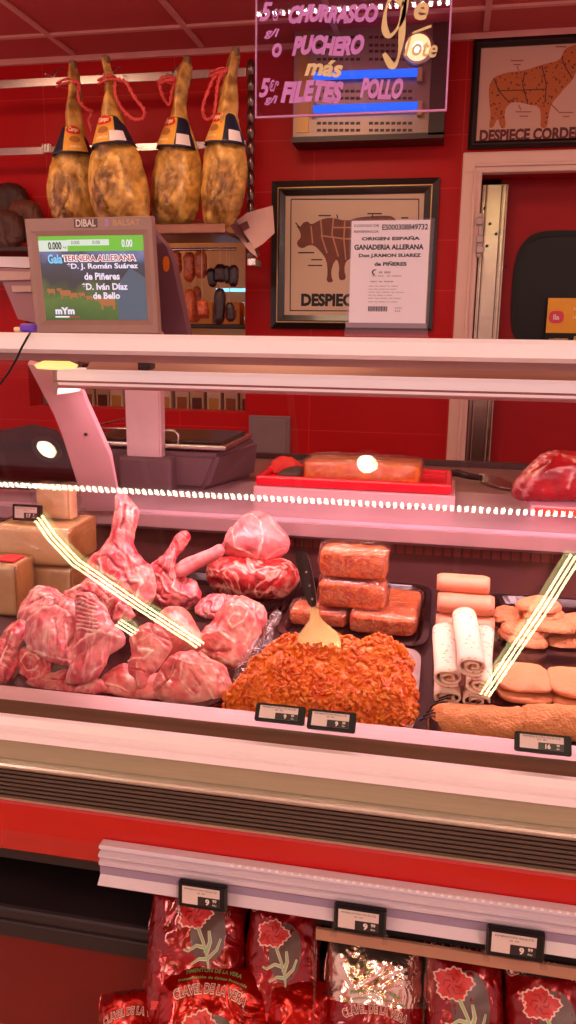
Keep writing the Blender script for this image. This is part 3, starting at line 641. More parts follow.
for i, (lb, ol, band, (rt, rb), cord, yy, tagu) in enumerate(HAMS):
    YH = (3.11, 2.99, 3.08, 3.05)[i]
    fr = Frame(atY(*band[0], YH)); pm = np.linalg.norm(fr.o-CC)/800
    hx = [p for p in ol]; bx, by = band[1]
    root = empty('cured_ham', atY(bx, max(p[1] for p in ol), YH), lb, 'ham', 'cured hams hanging over the counter')
    sk = [([(bx-6, by+10), (bx-2, by+24), (bx-4, by+36)], 9, -.55, -.006), ([(bx+6, by+30), (bx+3, by+48), (bx-10, by+62)], 4, -.8, -.005), ([(bx-12, by+36), (bx+2, by+62)], 3, -.7, -.004), ([(bx+11, by+12), (bx+16, by+40)], 5, .7, .003), ([(bx-14, by+18), (bx-17, by+50)], 4, .6, .002)]
    organic('body', M_ham, ol, fr=fr, T=.085, R=.095, pw=.8, back=.8, namp=.005, nsc=18, res=110, parent=root, strokes=sk, seed=i*7, fatnoise=.55, lens=.2)
    top = ol[1] if i != 1 else ol[1]
    mb = MB(); p0 = fr.px(*top); mb.box(fr.P(p0[0]+.004, p0[1]-.012, .004), (.026, .03, .035), .008); mb.build('hoof', M_hoof, root)
    # paper band: flared cone
    a = np.array(fr.px(*band[0])); b = np.array(fr.px(*band[1])); d = b-a; LN = np.linalg.norm(d); d /= LN; s = np.array([-d[1], d[0]]); s = s if s[0] > 0 else -s
    def cone(t, phi, e=0.):
        r = (rt+(rb-rt)*t)*pm*1.02+e; c = a+d*LN*t
        q = c+s*r*math.sin(phi); sag = -.012*math.cos(phi)*t
        return fr.P(q[0]+d[0]*-sag*0, q[1]+sag*.6, r*1.25*math.cos(phi)+.002)
    mb = MB(); n = 40; m_ = 8
    V = [cone(t/m_, 2*math.pi*k/n) for t in range(m_+1) for k in range(n)]+[cone(t/m_, 2*math.pi*k/n, -.0015) for t in range(m_+1) for k in range(n)]
    Fc = [[t*n+k, t*n+(k+1) % n, (t+1)*n+(k+1) % n, (t+1)*n+k] for t in range(m_) for k in range(n)]; o_ = (m_+1)*n
    Fc += [[o_+q for q in f[::-1]] for f in Fc]+[[k, o_+k, o_+(k+1) % n, (k+1) % n] for k in range(n)]+[[m_*n+k, m_*n+(k+1) % n, o_+m_*n+(k+1) % n, o_+m_*n+k] for k in range(n)]
    mb.add(V, Fc, smooth=True); bd = mb.build('paper_band', M_band, root)
    ang = [.65, -.08, -.4, -.45][i]
    mb = MB(); m2 = 12; V = [cone(.03+.9*t/6, ang+(k/m2-.5)*(1.5-.25*(t/6)), .0022) for t in range(7) for k in range(m2+1)]
    mb.add(V, [[t*(m2+1)+k, t*(m2+1)+k+1, (t+1)*(m2+1)+k+1, (t+1)*(m2+1)+k] for t in range(6) for k in range(m2)], smooth=True); mb.build('yellow_label', M_bandy, bd, recalc=False)
    def disc(cx, cy, rx, ry, e, nm, mt):
        mb = MB(); V = [cone(cy, ang+cx, e)]
        for r in (1, 2, 3):
            for k in range(24): V.append(cone(cy+ry*r/3*math.sin(k*math.pi/12), ang+cx+rx*r/3*math.cos(k*math.pi/12), e))
        Fc = [[0, 1+k, 1+(k+1) % 24] for k in range(24)]+[[1+r*24+k, 1+(r+1)*24+k, 1+(r+1)*24+(k+1) % 24, 1+r*24+(k+1) % 24] for r in (0, 1) for k in range(24)]
        mb.add(V, Fc, smooth=True); mb.build(nm, mt, bd, recalc=False)
    disc(-.02, .16, .62, .155, .0034, 'red_badge', simple('badge_red', (214, 32, 24), .4)); disc(.0, .5, .34, .12, .0034, 'brown_medallion', simple('badge_brown', (176, 110, 58), .4))
    mb = MB(); put_text(mb, 'Campo', lambda x, y: cone(.16-y, ang+x, .0045), 0, 0, .22, bold=.03, shear=.3, width=.8); put_text(mb, 'JAMON', lambda x, y: cone(.78-y, ang+x, .0045), 0, 0, .13, bold=.02, width=.6)
    mb.build('band_lettering', simple('cream_letters', (246, 226, 190), .4), bd, recalc=False)
    if i: 
        mb = MB(); V = [cone(.55+.36*t/3, ang+tagu*2.2+(k/4-.5)*.75, .004) for t in range(4) for k in range(5)]
        mb.add(V, [[t*5+k, t*5+k+1, (t+1)*5+k+1, (t+1)*5+k] for t in range(3) for k in range(4)]); mb.build('white_tag', M_paper, bd, recalc=False)
    mb = MB(); q = smooth_line = [fr.P(*fr.px(*p), .03+.012*math.sin(j)) for j, p in enumerate(cord)]
    # twisted cord
    P_ = []; 
    for u, v in zip(q[:-1], q[1:]):
        for t in np.linspace(0, 1, 9)[:-1]: P_.append(u*(1-t)+v*t)
    P_ = [P_[0]]*2+P_+[P_[-1]]*2; P_ = [sum(P_[max(0, j-3):j+4])/len(P_[max(0, j-3):j+4]) for j in range(len(P_))]
    for ph in (0, math.pi): mb.tube([p+np.array([math.cos(j*.9+ph), 0, math.sin(j*.9+ph)])*.0035 for j, p in enumerate(P_)], .0042, 6)
    cp = np.array(fr.px(*cord[0])); 
    for z in (-.008, .004): mb.tube([fr.P(cp[0]-.035+.036*math.cos(t), cp[1]+z+.006*math.sin(t*2), .034*math.sin(t)+.012) for t in np.linspace(0, 2*math.pi, 18)], .0042, 6)
    mb.build('cord', M_cord, root)
# paper bags at the right of the rack
fr = Frame(atY(252, 235, 3.2), 25, 20)
M_pp = simple('pinkish_paper', (206, 164, 158), .6, var=.08)
pb = empty('paper_roll_holder', fr.P(0, -.05), 'folded pale paper sheets hooked beside the beaded steel post', 'paper')
mb = MB(); mb.plate(fr, [fr.px(*q) for q in ((236, 224), (247, 216), (272, 209), (274, 236), (262, 247), (254, 252))], .003, .02); mb.build('front_sheet', M_pp, pb)
f2 = Frame(fr.o, 40, -15); mb = MB(); mb.plate(f2, [f2.px(*q) for q in ((230, 226), (243, 221), (258, 258), (250, 252), (240, 240))], .003, .0); mb.build('rear_sheet', M_pp, pb)
f2 = Frame(fr.o, 10, 30); mb = MB(); mb.plate(f2, [f2.px(*q) for q in ((238, 226), (246, 222), (259, 256), (252, 256))], .004, .012); mb.build('dark_clip', simple('clip_maroon', (96, 30, 34), .5), pb)
mb = MB(); p = atY(252, 262, 3.26); mb.box((p[0], 3.3, p[2]), (.035, .1, .03), .004); mb.build('wall_bracket', M_steel, label='small steel bracket block on the red wall under the paper bag', cat='bracket')
# chorizos
M_ch = meat('chorizo', (205, 84, 30), (140, 40, 16), (235, 150, 80), scale=60, marb=.35, marbw=.05, rough=.3, sss=.05, bump=.5)
M_mor = meat('black_sausage', (54, 24, 26), (26, 12, 16), (110, 70, 60), scale=50, marb=.15, marbw=.04, rough=.3, sss=0, bump=.5)
c6 = lambda p: mp(150, 200, 4.43, p)
def sausage(name, mat, path, r, label, group, y=3.25, cat='sausage', string=None):
    P0 = [atY(*q, y) for q in c6(path)]; P_ = []
    for u, v in zip(P0[:-1], P0[1:]):
        for t in np.linspace(0, 1, 7)[:-1]: P_.append(u*(1-t)+v*t)
    P_.append(P0[-1]); P_ = [sum(P_[max(0, j-2):j+3])/len(P_[max(0, j-2):j+3]) for j in range(len(P_))]; n = len(P_)
    rr = [r*min(1, .25+3.2*min(j, n-1-j)/n)**.6*(1+.05*math.sin(j*2.1)) for j in range(n)]
    root = empty(name, (P_[0][0], y, min(p[2] for p in P_)), label, cat, group)
    mb = MB(); mb.tube(P_, rr, 14); mb.build('casing', mat, root)
    mb = MB(); mb.tube([P_[0], (P_[0][0], y, barz+.008), (P_[0][0]+.002, 3.25, barz+.007)], .0016, 6)
    if string: mb.tube([atY(*q, y-.02) for q in c6(string)], .0014, 5)
    mb.build('string', simple('string', (226, 190, 160), .7), root)
g = 'orange chorizos hanging on the bar'
sausage('chorizo_sausage', M_ch, [(112, 218), (115, 260), (122, 340)], .028/2*1.6, 'short orange chorizo hanging leftmost on the bar beside the scale panel', g, string=[(120, 345), (126, 400), (128, 440)])
sausage('chorizo_sausage', M_ch, [(172, 222), (175, 280), (172, 380)], .024, 'orange chorizo second from the left on the sausage bar', g)
sausage('chorizo_sausage', M_ch, [(172, 384), (178, 450), (185, 560)], .024, 'long orange chorizo linked below the second one from the left', g)
sausage('chorizo_sausage', M_ch, [(222, 212), (224, 280), (226, 360)], .026, 'orange chorizo hanging third from the left, nearest the black sausages', g, string=[(228, 365), (236, 400), (230, 440), (244, 470)])
sausage('chorizo_sausage', M_ch, [(208, 370), (206, 450), (202, 560)], .021, 'long dull orange chorizo behind the third chorizo', g, y=3.3)
sausage('chorizo_sausage', M_ch, [(230, 436), (234, 480), (240, 524)], .023, 'small plump orange chorizo lowest on the string', g, y=3.2)
g = 'black sausages hanging on the bar'
sausage('black_sausage', M_mor, [(268, 295), (272, 340), (282, 395)], .018, 'thin black sausage leftmost of the dark ones', g)
sausage('black_sausage', M_mor, [(312, 275), (312, 330), (310, 372)], .026, 'thick black sausage hanging at the centre top of the dark ones', g)
sausage('black_sausage', M_mor, [(312, 376), (308, 470), (302, 572)], .024, 'long black sausage hanging below the thick one', g)
sausage('black_sausage', M_mor, [(340, 285), (338, 320), (345, 380)], .016, 'short black sausage right of the thick one', g)
sausage('black_sausage', M_mor, [(368, 280), (372, 330), (366, 395)], .02, 'black sausage rightmost near the cyan light', g)
sausage('black_sausage', M_mor, [(352, 445), (356, 500), (358, 548)], .018, 'small black sausage hanging lowest at the right', g)
# ================================================================ serve-over counter
X0, X1 = -2.3, 1.5; XM = (X0+X1)/2; XL = X1-X0
DZ = .89
WT = float(atY(288, 518, 1.6)[2])
ct = empty('serve_over_counter', (XM, 1.2, 0), 'long refrigerated meat counter with red lacquered front and aluminium bumper', 'display counter')
def prof(name, poly, mat, parent=ct, x0=X0, x1=X1, bev=0, smooth=False):
    mb = MB(); mb.prism(poly, x0, x1); return mb.build(name, mat, parent)
prof('front_ledge', [(.893, .930), (.893, .9455), (.862, .9425), (.862, .930)], simple('pink_ledge', (206, 168, 172), .35, metal=.2, scale=4, stretch=(1, 60, 1)))
prof('ledge_nosing', [(.862, .930), (.862, .9425), (.858, .941), (.842, .931), (.842, .926)], simple('dark_reflection_steel', (128, 104, 84), .3, metal=.75, scale=3, var=.2, stretch=(1, 40, 1)))  # dark reflection of the surroundings is put into this steel colour
prof('white_trim', [(.842, .934), (.834, .934), (.828, .926), (.827, .921), (.8285, .920), (.8285, .918), (.824, .917), (.822, .909), (.842, .909)], M_white)
prof('greenish_strip', [(.86, .909), (.829, .909), (.829, .880), (.86, .880)], simple('anodised_strip', (182, 172, 146), .42, metal=.55, stretch=(1, 40, 40)))
prof('bumper', [(.84+(.019)*math.cos(a)*-1, .8725+.0085*math.sin(a)) for a in np.linspace(-math.pi/2, math.pi/2, 12)]+[(.85, .881), (.85, .864)], M_alu)
pr = [(.87, .864)]
for k in range(7):
    z = .863-k*.0058; pr += [(.829, z), (.829, z-.0036), (.834, z-.004), (.834, z-.0056)]
pr += [(.87, .823)]
prof('ribbed_strip', pr, M_alud)
prof('lower_trim', [(.87, .8225), (.836, .8225), (.836, .8165), (.87, .8165)], simple('champagne_trim', (196, 168, 138), .4, metal=.4))
pr = [(.87, .8165), (.84, .8165), (.838, .81), (.840, .77), (.85, .735), (.858, .727), (.87, .727)]
prof('red_panel', pr, M_red)
mb = MB(); mb.box((XM, 1.27, DZ-.015), (XL, .78, .03)); mb.box((XM, .876, .905), (XL, .03, .05)); mb.build('display_deck', M_deck, ct)
# rear of the display: dark panel with a row of air slots
mb = MB(); mb.box((XM, 1.66, .93), (XL, .04, .14)); mb.build('rear_panel', simple('rear_panel_brown', (100, 62, 62), .35, metal=.3), ct)
mb = MB(); a = atY(255, 541, 1.64)[0]; sx = (atY(576, 560, 1.64)[0]-a)/34
for k in range(46): mb.box((a+k*sx, 1.639, .972), (sx*.72, .006, .02))
mb.build('air_slots', simple('slot_red_brown', (140, 66, 58), .5), ct)
prof('rear_worktop', [(1.60, .998), (1.60, WT-.006), (1.606, WT-.0005), (2.0, WT-.0005), (2.0, .998)], None or simple('pale_marble', (190, 156, 172), .24, var=.14, scale=7), ct)
prof('worktop_edge', [(1.592, .997), (1.592, WT-.008), (1.60, WT-.008), (1.60, .990)], simple('edge_pink_steel', (206, 168, 172), .3, metal=.5), ct)
prof('rear_steel_top', [(2.0005, .998), (2.0005, WT-.0005), (2.42, WT-.0005), (2.42, .998)], simple('dull_steel_top', (150, 112, 110), .3, metal=.4, scale=6, var=.1))
mb = MB(); mb.box((XM, 2.38, .5), (XL, .05, .99)); mb.box((XM, 2.412, WT+.008), (XL, .016, .02), .003); mb.build('rear_cladding', M_dark, ct)
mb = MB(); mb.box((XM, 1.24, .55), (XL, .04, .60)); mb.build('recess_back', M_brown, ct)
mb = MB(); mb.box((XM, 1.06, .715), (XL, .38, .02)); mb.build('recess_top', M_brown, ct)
mb = MB(); mb.box((XM, 1.115, .508), (XL, .25, .025), .006); mb.box((XM, .994, .482), (XL, .012, .03), .003); mb.build('grey_kick_ledge', simple('grey_ledge', (44, 32, 34), .5), ct)
mb = MB(); mb.box((XM, 1.03, .38), (XL, .03, .22)); mb.build('lower_red_panel', simple('lower_red', (112, 12, 12), .3), ct)
mb = MB(); mb.box((XM, 1.05, .14), (XL, .04, .27)); mb.build('plinth', M_beige, ct)
# glass front
gy0, gz0, gy1, gz1 = .885, .946, 1.15, 1.385
gn = np.array([0, -(gz1-gz0), (gy1-gy0)]); gn /= np.linalg.norm(gn); th = .006
prof('front_glass', [(gy0, gz0), (gy1, gz1), (gy1-gn[1]*th, gz1-gn[2]*th), (gy0-gn[1]*th, gz0-gn[2]*th)], M_glass)
prof('top_rail', [(1.125, 1.372), (1.118, 1.378), (1.118, 1.396), (1.125, 1.402), (1.21, 1.402), (1.21, 1.388), (1.16, 1.384), (1.155, 1.372)], M_rail)
prof('top_rail_lip', [(1.16, 1.360), (1.16, 1.374), (1.205, 1.374), (1.205, 1.360)], simple('lip_grey', (176, 136, 128), .35, metal=.4))
# under-rail lamp
lx0 = atY(60, 375, 1.28)[0]
lamp = empty('display_lamp', (lx0+.9, 1.29, 1.31), 'long white tube lamp housing running under the glass rail above the meat', 'lamp')
mb = MB(); mb.prism([(1.262, 1.317), (1.258, 1.321), (1.258, 1.338), (1.262, 1.343), (1.345, 1.343), (1.345, 1.318), (1.341, 1.318), (1.341, 1.332), (1.264, 1.332), (1.264, 1.317)], lx0, X1); mb.build('housing', emitmat('glowing_cover', (255, 214, 204), .42), lamp)
mb = MB(); mb.prism([(1.2575, 1.3215), (1.2560, 1.3225), (1.2560, 1.3240), (1.2575, 1.3250)], lx0, X1); mb.prism([(1.262, 1.3170), (1.2585, 1.3155), (1.2585, 1.3125), (1.262, 1.3115)], lx0, X1); mb.build('cover_lip', simple('lip_pink', (190, 130, 126), .4), lamp)
mb = MB(); mb.prism([(1.275, 1.343), (1.30, 1.359), (1.345, 1.359), (1.345, 1.343)], lx0+.05, X1); mb.build('mounting_channel', simple('channel_beige', (190, 146, 132), .4, metal=.3), lamp)
mb = MB(); mb.prism([(1.268, 1.320), (1.268, 1.330), (1.338, 1.330), (1.338, 1.320)], lx0+.006, X1)
mb.build('diffuser', emitmat('pink_white_tube', (255, 200, 204), LAMP_E), lamp)
mb = MB(); mb.box((lx0+.002, 1.301, 1.322), (.008, .09, .044), .003); mb.build('end_cap', simple('cap_grey', (196, 170, 168), .4), lamp)
mb = MB(); x = atY(150, 366, 1.27)[0]; mb.box((x, 1.25, 1.352), (.02, .02, .014), .002); mb.box((x+.012, 1.246, 1.352), (.004, .02, .008)); mb.build('clip', M_dark, lamp)
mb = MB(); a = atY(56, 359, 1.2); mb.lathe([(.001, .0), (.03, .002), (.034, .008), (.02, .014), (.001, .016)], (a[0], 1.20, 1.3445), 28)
mb.build('rail_reflection_disc', emitmat('warm_reflection_glow', (255, 206, 110), 1.1), label='round yellow glowing disc added as a reflection under the left end of the rail', cat='light')  # glowing disc added where a yellow lamp reflection shows
# slanted support at the left
mb = MB(); q = [(30, 360), (78, 370), (88, 398), (112, 452), (122, 507), (88, 507), (64, 430), (56, 410)]
b0 = atZ(103, 508, WT+.001); t0 = atY(55, 361, 1.362); fr = Frame(b0); fr.v = np.array([0, t0[1]-b0[1], t0[2]-b0[2]]); fr.v /= np.linalg.norm(fr.v); fr.w = np.cross(fr.u, fr.v)
mb.plate(fr, [fr.px(*p) for p in q], .012); mb.build('rail_support', simple('lilac_steel', (244, 190, 200), .42), label='slanted lilac steel bracket holding up the rail at the left', cat='bracket')
mb = MB()
for p in ((62, 368), (70, 376), (88, 430)): a = fr.px(*p); mb.tube([fr.P(*a, .011), fr.P(*a, .0145)], .0035, 8)
o = mb.build('screw', M_dark, bpy.data.objects['rail_support'])
tp = Frame(atY(20, 486, 1.72)); mb = MB(); mb.plate(tp, [tp.px(*q) for q in ((-60, 436), (0, 430), (34, 424), (58, 430), (84, 476), (88, 492), (-60, 486))], .005); mb.build('tinted_pane', glassmat('smoky_glass', (150, 108, 118), .05, extra=.03), label='smoky tinted pane standing on the worktop behind the slanted bracket', cat='glass pane')
# cable over the rail
mb = MB(); pts = [atY(px, py, 1.10) for px, py in ((-12, 400), (0, 384), (9, 372), (17, 358), (22, 347), (27, 338))]+[atY(30, 333, 1.12)]; mb.tube(pts, .0016, 6)
mb.build('cable', M_black, label='thin black cable hanging over the left end of the rail', cat='cable')

# ================================================================ upright sheet and sign
fr = Frame((atY(347, 336, 1.165)[0], 1.165, 1.4035), 0, 0); u1 = fr.px(426, 336)[0]; vt = fr.px(352, 221)[1]
st = empty('price_card_holder', fr.P(u1/2, 0), 'white printed origin code sheet in a clear acrylic holder standing on the rail', 'sign')
mb = MB(); mb.plate(fr, [(-.003, 0), (u1+.002, 0), (u1+.004, vt+.002), (0.0, vt+.002)], .0015, .0018); mb.plate(fr, [(-.003, 0), (u1+.002, 0), (u1+.002, .002), (-.003, .002)], .03, -.03); mb.build('acrylic_sleeve', M_clear, st)
v0 = fr.px(385, 323)[1]
mb = MB(); mb.plate(fr, [(.002, v0), (u1-.002, v0), (u1-.002, vt), (.002, vt)], .0008, 0); mb.build('paper', simple('pink_white_paper', (255, 244, 250), .6, var=.0), st)
mb = MB(); mb.plate(fr, [(-.002, .012), (u1, .012), (u1, v0), (-.002, v0)], .001, 0); mb.build('paper_bottom', simple('mauve_base', (150, 116, 126), .4), st)  # even mauve strip below the sheet
mb = MB(); fn = lambda a, b: fr.P(a, b, .0012)
H = vt-v0; cx = u1/2
def L_(s, x0, x1, yc, h, bold=.02):
    W_, _f = text2d(s, 1, bold); hh = W_[:, 1].max()-W_[:, 1].min()
    put_text(mb, s, fn, u1*(x0+x1)/2, v0+H*yc, H*h/hh, bold=bold, width=u1*(x1-x0))
L_('CODIGO DE', .05, .36, .952, .024, .01); L_('REFERENCIA', .05, .36, .895, .024, .01); L_('ES000308849732', .40, .96, .935, .055, .025)
L_('ORIGEN ESPAÑA', .15, .87, .83, .040, .05); L_('GANADERIA ALLERANA', .06, .92, .745, .052, .05); L_('Don J.RAMON SUAREZ', .12, .89, .66, .045, .05); L_('de PIÑERES', .32, .72, .585, .045, .05)
L_('llll. lllllll', .38, .52, .50, .02, .01); L_('llll lllll  lll lllllllll', .3, .66, .465, .012, 0); L_('lllll lll lllllll', .28, .56, .41, .012, .01)
for i, y in enumerate((.365, .335, .305, .275, .245, .21)): L_('lllll llll lllllll lll lllllll', .26, [.62, .6, .7, .55, .66, .62][i], y, .009, 0)
for k in range(22): mb.plate(fr, [(u1*(.26+.011*k), v0+H*.115), (u1*(.26+.011*k+.0045+.004*(k % 3 == 0)), v0+H*.115), (u1*(.26+.011*k+.0045+.004*(k % 3 == 0)), v0+H*.165), (u1*(.26+.011*k), v0+H*.165)], .0002, .0012)
mb.plate(fr, [(u1*(.33+.04*math.cos(t)), v0+H*(.50+.03*math.sin(t))) for t in np.linspace(1.2, 4.6, 10)]+[(u1*(.335+.025*math.cos(t)), v0+H*(.50+.02*math.sin(t))) for t in np.linspace(4.6, 1.2, 10)], .0002, .0012)
L_('llll', .6, .68, .15, .012, 0); L_('lll', .6, .66, .12, .012, 0)
mb.build('lettering', M_ink, st, recalc=False)

fr = Frame(atY(256.5, 118, 1.2)); u1, v1 = fr.px(445, 108); u1 = fr.px(446, 107)[0]; vtop = fr.px(256, -22)[1]
sg = empty('handwritten_sign', fr.P(u1/2, 0), 'clear hanging acrylic board with offers handwritten in violet and cream marker', 'sign')
mb = MB(); mb.plate(fr, [(0, 0), (u1, 0), (u1, vtop), (0, vtop)], .004); mb.build('acrylic_board', glassmat('sign_acrylic', (236, 226, 246), .0, extra=.0, gloss=1.3), sg)
e = .0012; mb = MB()
mb.plate(fr, [(-e, -e), (u1+e, -e), (u1+e, .0012), (-e, .0012)], .0044, -.0002); mb.plate(fr, [(u1-.0012, .0012), (u1+e, .0012), (u1+e, vtop), (u1-.0012, vtop)], .0044, -.0002); mb.plate(fr, [(-e, .0012), (.0008, .0012), (.0008, vtop), (-e, vtop)], .0044, -.0002)
mb.build('board_edge', simple('edge_lilac', (196, 130, 190), .3), sg)
mb = MB()
for u in (.02, u1-.02): mb.tube([fr.P(u, vtop-.004, .002), fr.P(u, 2.558-fr.o[2], .002)], .001, 5)
mb.build('thread', M_clear, sg)
M_vio = simple('violet_marker', (202, 130, 214), .5, var=.1, scale=90); M_cre = simple('cream_marker', (226, 204, 150), .5, var=.06, scale=60)
c3 = lambda x, y: (250+x/2.743, y/2.743)
def hand(mb, s, x, y, w, h, bold=.035, shear=.25, rot=0.):
    """text with its centre, width and height read in the enlarged crop"""
    a = fr.px(*c3(x-w/2, y)); b = fr.px(*c3(x+w/2, y)); t = fr.px(*c3(x, y-h/2)); u = fr.px(*c3(x, y+h/2))
    W_, _f = text2d(s, 1, bold, shear); hh = W_[:, 1].max()-W_[:, 1].min()
    def fn(p, q):
        return fr.P(p, q+.0012*math.sin(p*95), .0052)
    put_text(mb, s, fn, (a[0]+b[0])/2, (t[1]+u[1])/2, (t[1]-u[1])/hh, bold=bold, shear=shear, width=b[0]-a[0], rot=rot+math.atan2(b[1]-a[1], b[0]-a[0]))
mb = MB()
hand(mb, '5', 46, 38, 34, 52); hand(mb, '€/º', 76, 46, 26, 34, .02); hand(mb, 'CHURRASCO', 230, 42, 244, 50, .06); hand(mb, 'g/l', 62, 98, 40, 30, .03)
hand(mb, 'o', 76, 142, 26, 40, .03); hand(mb, 'PUCHERO', 216, 128, 196, 54, .06)
hand(mb, '5', 42, 246, 30, 52); hand(mb, '€/º', 68, 240, 26, 32, .02); hand(mb, 'g/l', 60, 280, 36, 28, .03)
hand(mb, 'FILETES', 172, 254, 170, 60, .06); hand(mb, 'POLLO', 362, 246, 116, 56, .05)
hand(mb, 'c', 50, -4, 20, 22)
mb.build('violet_lettering', M_vio, sg, recalc=False)
mb = MB(); hand(mb, 'más', 204, 190, 104, 46, .04); hand(mb, 'e', 470, 36, 40, 50, .03); hand(mb, '1ote', 470, 134, 90, 50, .02)
def stroke(mb, pts, w):
    q = [np.array(fr.px(*c3(*p))) for p in pts]; P_ = []
    for a, b, c_, d in zip([q[0]]+q[:-2], q[:-1], q[1:], q[2:]+[q[-1]]):
        for t in np.linspace(0, 1, 7)[:-1]: P_.append(.5*((2*b)+(-a+c_)*t+(2*a-5*b+4*c_-d)*t*t+(-a+3*b-3*c_+d)*t**3))
    P_.append(q[-1]); V = []
    for i, p in enumerate(P_):
        t = P_[min(i+1, len(P_)-1)]-P_[max(0, i-1)]; t /= np.linalg.norm(t)+1e-9; n = np.array([-t[1], t[0]])*w/2*(.75+.35*math.sin(i*.4)); V += [fr.P(*(p+n), .0052), fr.P(*(p-n), .0052)]
    mb.add(V, [[2*i, 2*i+1, 2*i+3, 2*i+2] for i in range(len(P_)-1)])
stroke(mb, [(420, 20), (395, -8), (375, 25), (370, 80), (385, 102), (412, 70), (425, 20), (430, -5), (420, 60), (415, 120), (405, 170), (390, 184), (368, 150)], .0085)
stroke(mb, [(445, 95), (498, 75)], .003)
mb.build('cream_lettering', M_cre, sg, recalc=False)

# ================================================================ scale with its customer display
sc_ = empty('counter_scale', (*atY(165, 488, 1.88)[:2], WT), 'grey shop scale with a customer screen on a post, on the rear worktop', 'scale')
M_scg = simple('scale_grey', (104, 80, 88), .45, bump=.1, bscale=200); M_scm = simple('monitor_taupe', (170, 138, 128), .42, bump=.08, bscale=220)
xa = atY(97, 470, 1.85)[0]; xb = atY(206, 470, 1.85)[0]
body = MB(); zt = XY(150, 450, 1.85)[1]
P_ = [(xa-.02, 1.84, WT), (xb, 1.84, WT), (xb+.07, 2.08, WT), (xa-.02, 2.08, WT)]; T_ = [(xa-.02, 1.83, zt), (xb+.04, 1.83, zt), (xb+.075, 2.09, zt+.008), (xa-.02, 2.09, zt+.008)]
body.add(P_+T_, [[3, 2, 1, 0], [4, 5, 6, 7], [0, 1, 5, 4], [1, 2, 6, 5], [2, 3, 7, 6], [3, 0, 4, 7]])
bmesh.ops.bevel(body.bm, geom=list(body.bm.edges), offset=.012, segments=3, affect='EDGES')
body.build('body', M_scg, sc_)
mb = MB(); mb.box(((xa+xb)/2+.01, 1.965, zt+.014), (xb-xa+.09, .27, .012), .004); mb.build('platter_rim', M_steel, sc_)
mb = MB(); mb.box(((xa+xb)/2+.01, 1.965, zt+.024), (xb-xa+.06, .24, .008), .003); mb.build('platter', simple('platter_dark', (44, 38, 40), .22, metal=.6), sc_)
mb = MB(); z = zt+.05; a = atY(88, 422, 1.845)[0]; b = atY(178, 424, 1.845)[0]; mb.tube([(a, 2.09, zt+.015), (a, 2.09, z), (a, 1.845, z), (b-.01, 1.845, z), (b, 1.845, z-.008), (b, 1.845, zt+.01)], .0028, 8); mb.build('guard_rod', M_steel, sc_)
# post and socket
pa = XY(123.5, 386, 1.81); pb = XY(160, 386, 1.81); pc_, pd = XY(127, 466, 1.81), XY(161, 466, 1.81)
ph = XY(140, 330, 1.85)[1]
mb = MB(); mb.prism([(pc_[0], pd[1]), (pd[0], pd[1]), (pb[0]-.0, ph), (pa[0], ph)], 1.81, 1.845, axis='y'); bmesh.ops.bevel(mb.bm, geom=list(mb.bm.edges), offset=.004, segments=2, affect='EDGES')
mb.build('post', simple('post_pink_white', (222, 188, 196), .38), sc_)
mb = MB(); a = XY(119, 456, 1.80); b = XY(172, 490, 1.80); mb.box(((a[0]+b[0])/2, 1.83, (a[1]+WT)/2), (b[0]-a[0], .07, a[1]-WT), .008, 3); mb.build('post_socket', M_scg, sc_)
# screen head
MYd = 1.78
fr = Frame(atY(98, 334.5, MYd), 3, 0, .6)
TL, TR, BR, BL = [fr.px(*p) for p in ((25, 219), (153, 216), (160, 334), (37, 333))]
mb = MB()
def quadbox(A, B, w0, w1):
    V = [fr.P(*p, w0) for p in A]+[fr.P(*p, w1) for p in B]; mb.add(V, [[3, 2, 1, 0], [4, 5, 6, 7]]+[[i, (i+1) % 4, 4+(i+1) % 4, 4+i] for i in range(4)])
def inset(Q, f):
    c = np.mean(np.array(Q), 0); return [tuple(c+(np.array(q)-c)*f) for q in Q]
Q = [BL, BR, TR, TL]
S_ = [fr.px(*p) for p in ((46.5, 320), (148, 320), (143, 235), (38, 236.5))]
V = [fr.P(*p, 0) for p in Q]+[fr.P(*p, .006) for p in inset(Q, .985)]+[fr.P(*p, .006) for p in inset(S_, 1.12)]+[fr.P(*p, 0.001) for p in S_]+[fr.P(*p, -.012) for p in Q]+[fr.P(*p, -.055) for p in inset(Q, .8)]
Fc = []
for a, b in ((4, 0), (0, 1), (1, 2), (2, 3), (4, 5)):
    for i in range(4): Fc.append([a*4+i, a*4+(i+1) % 4, b*4+(i+1) % 4, b*4+i])
Fc.append([20, 21, 22, 23]); Fc.append([12, 13, 14, 15])
mb.add(V, Fc); mon = mb.build('screen_housing', M_scm, sc_)
def SP(s, t, w=.0016):   # screen coordinates 0..1
    S4 = [np.array(p) for p in S_]
    q = (S4[0]*(1-s)+S4[1]*s)*(1-t)+(S4[3]*(1-s)+S4[2]*s)*t; return fr.P(q[0], q[1], w)
m, nt, N, L, b = newmat('screen_picture')
tc = N.new('ShaderNodeTexCoord'); sp = N.new('ShaderNodeSeparateXYZ'); L.new(tc.outputs['Object'], sp.inputs[0])
cr = N.new('ShaderNodeValToRGB'); cr.color_ramp.elements[0].position = .0; cr.color_ramp.elements[0].color = lin((58, 86, 34))
el = cr.color_ramp.elements; el[1].position = 1.; el[1].color = lin((120, 120, 160))
for p, c in ((.28, (84, 108, 44)), (.42, (62, 70, 40)), (.5, (36, 38, 44)), (.74, (48, 52, 72)), (.84, (90, 96, 140))):
    e = el.new(p); e.color = lin(c)
nz = N.new('ShaderNodeTexNoise'); nz.inputs['Scale'].default_value = 18; nz.inputs['Detail'].default_value = 6; L.new(tc.outputs['Object'], nz.inputs['Vector'])
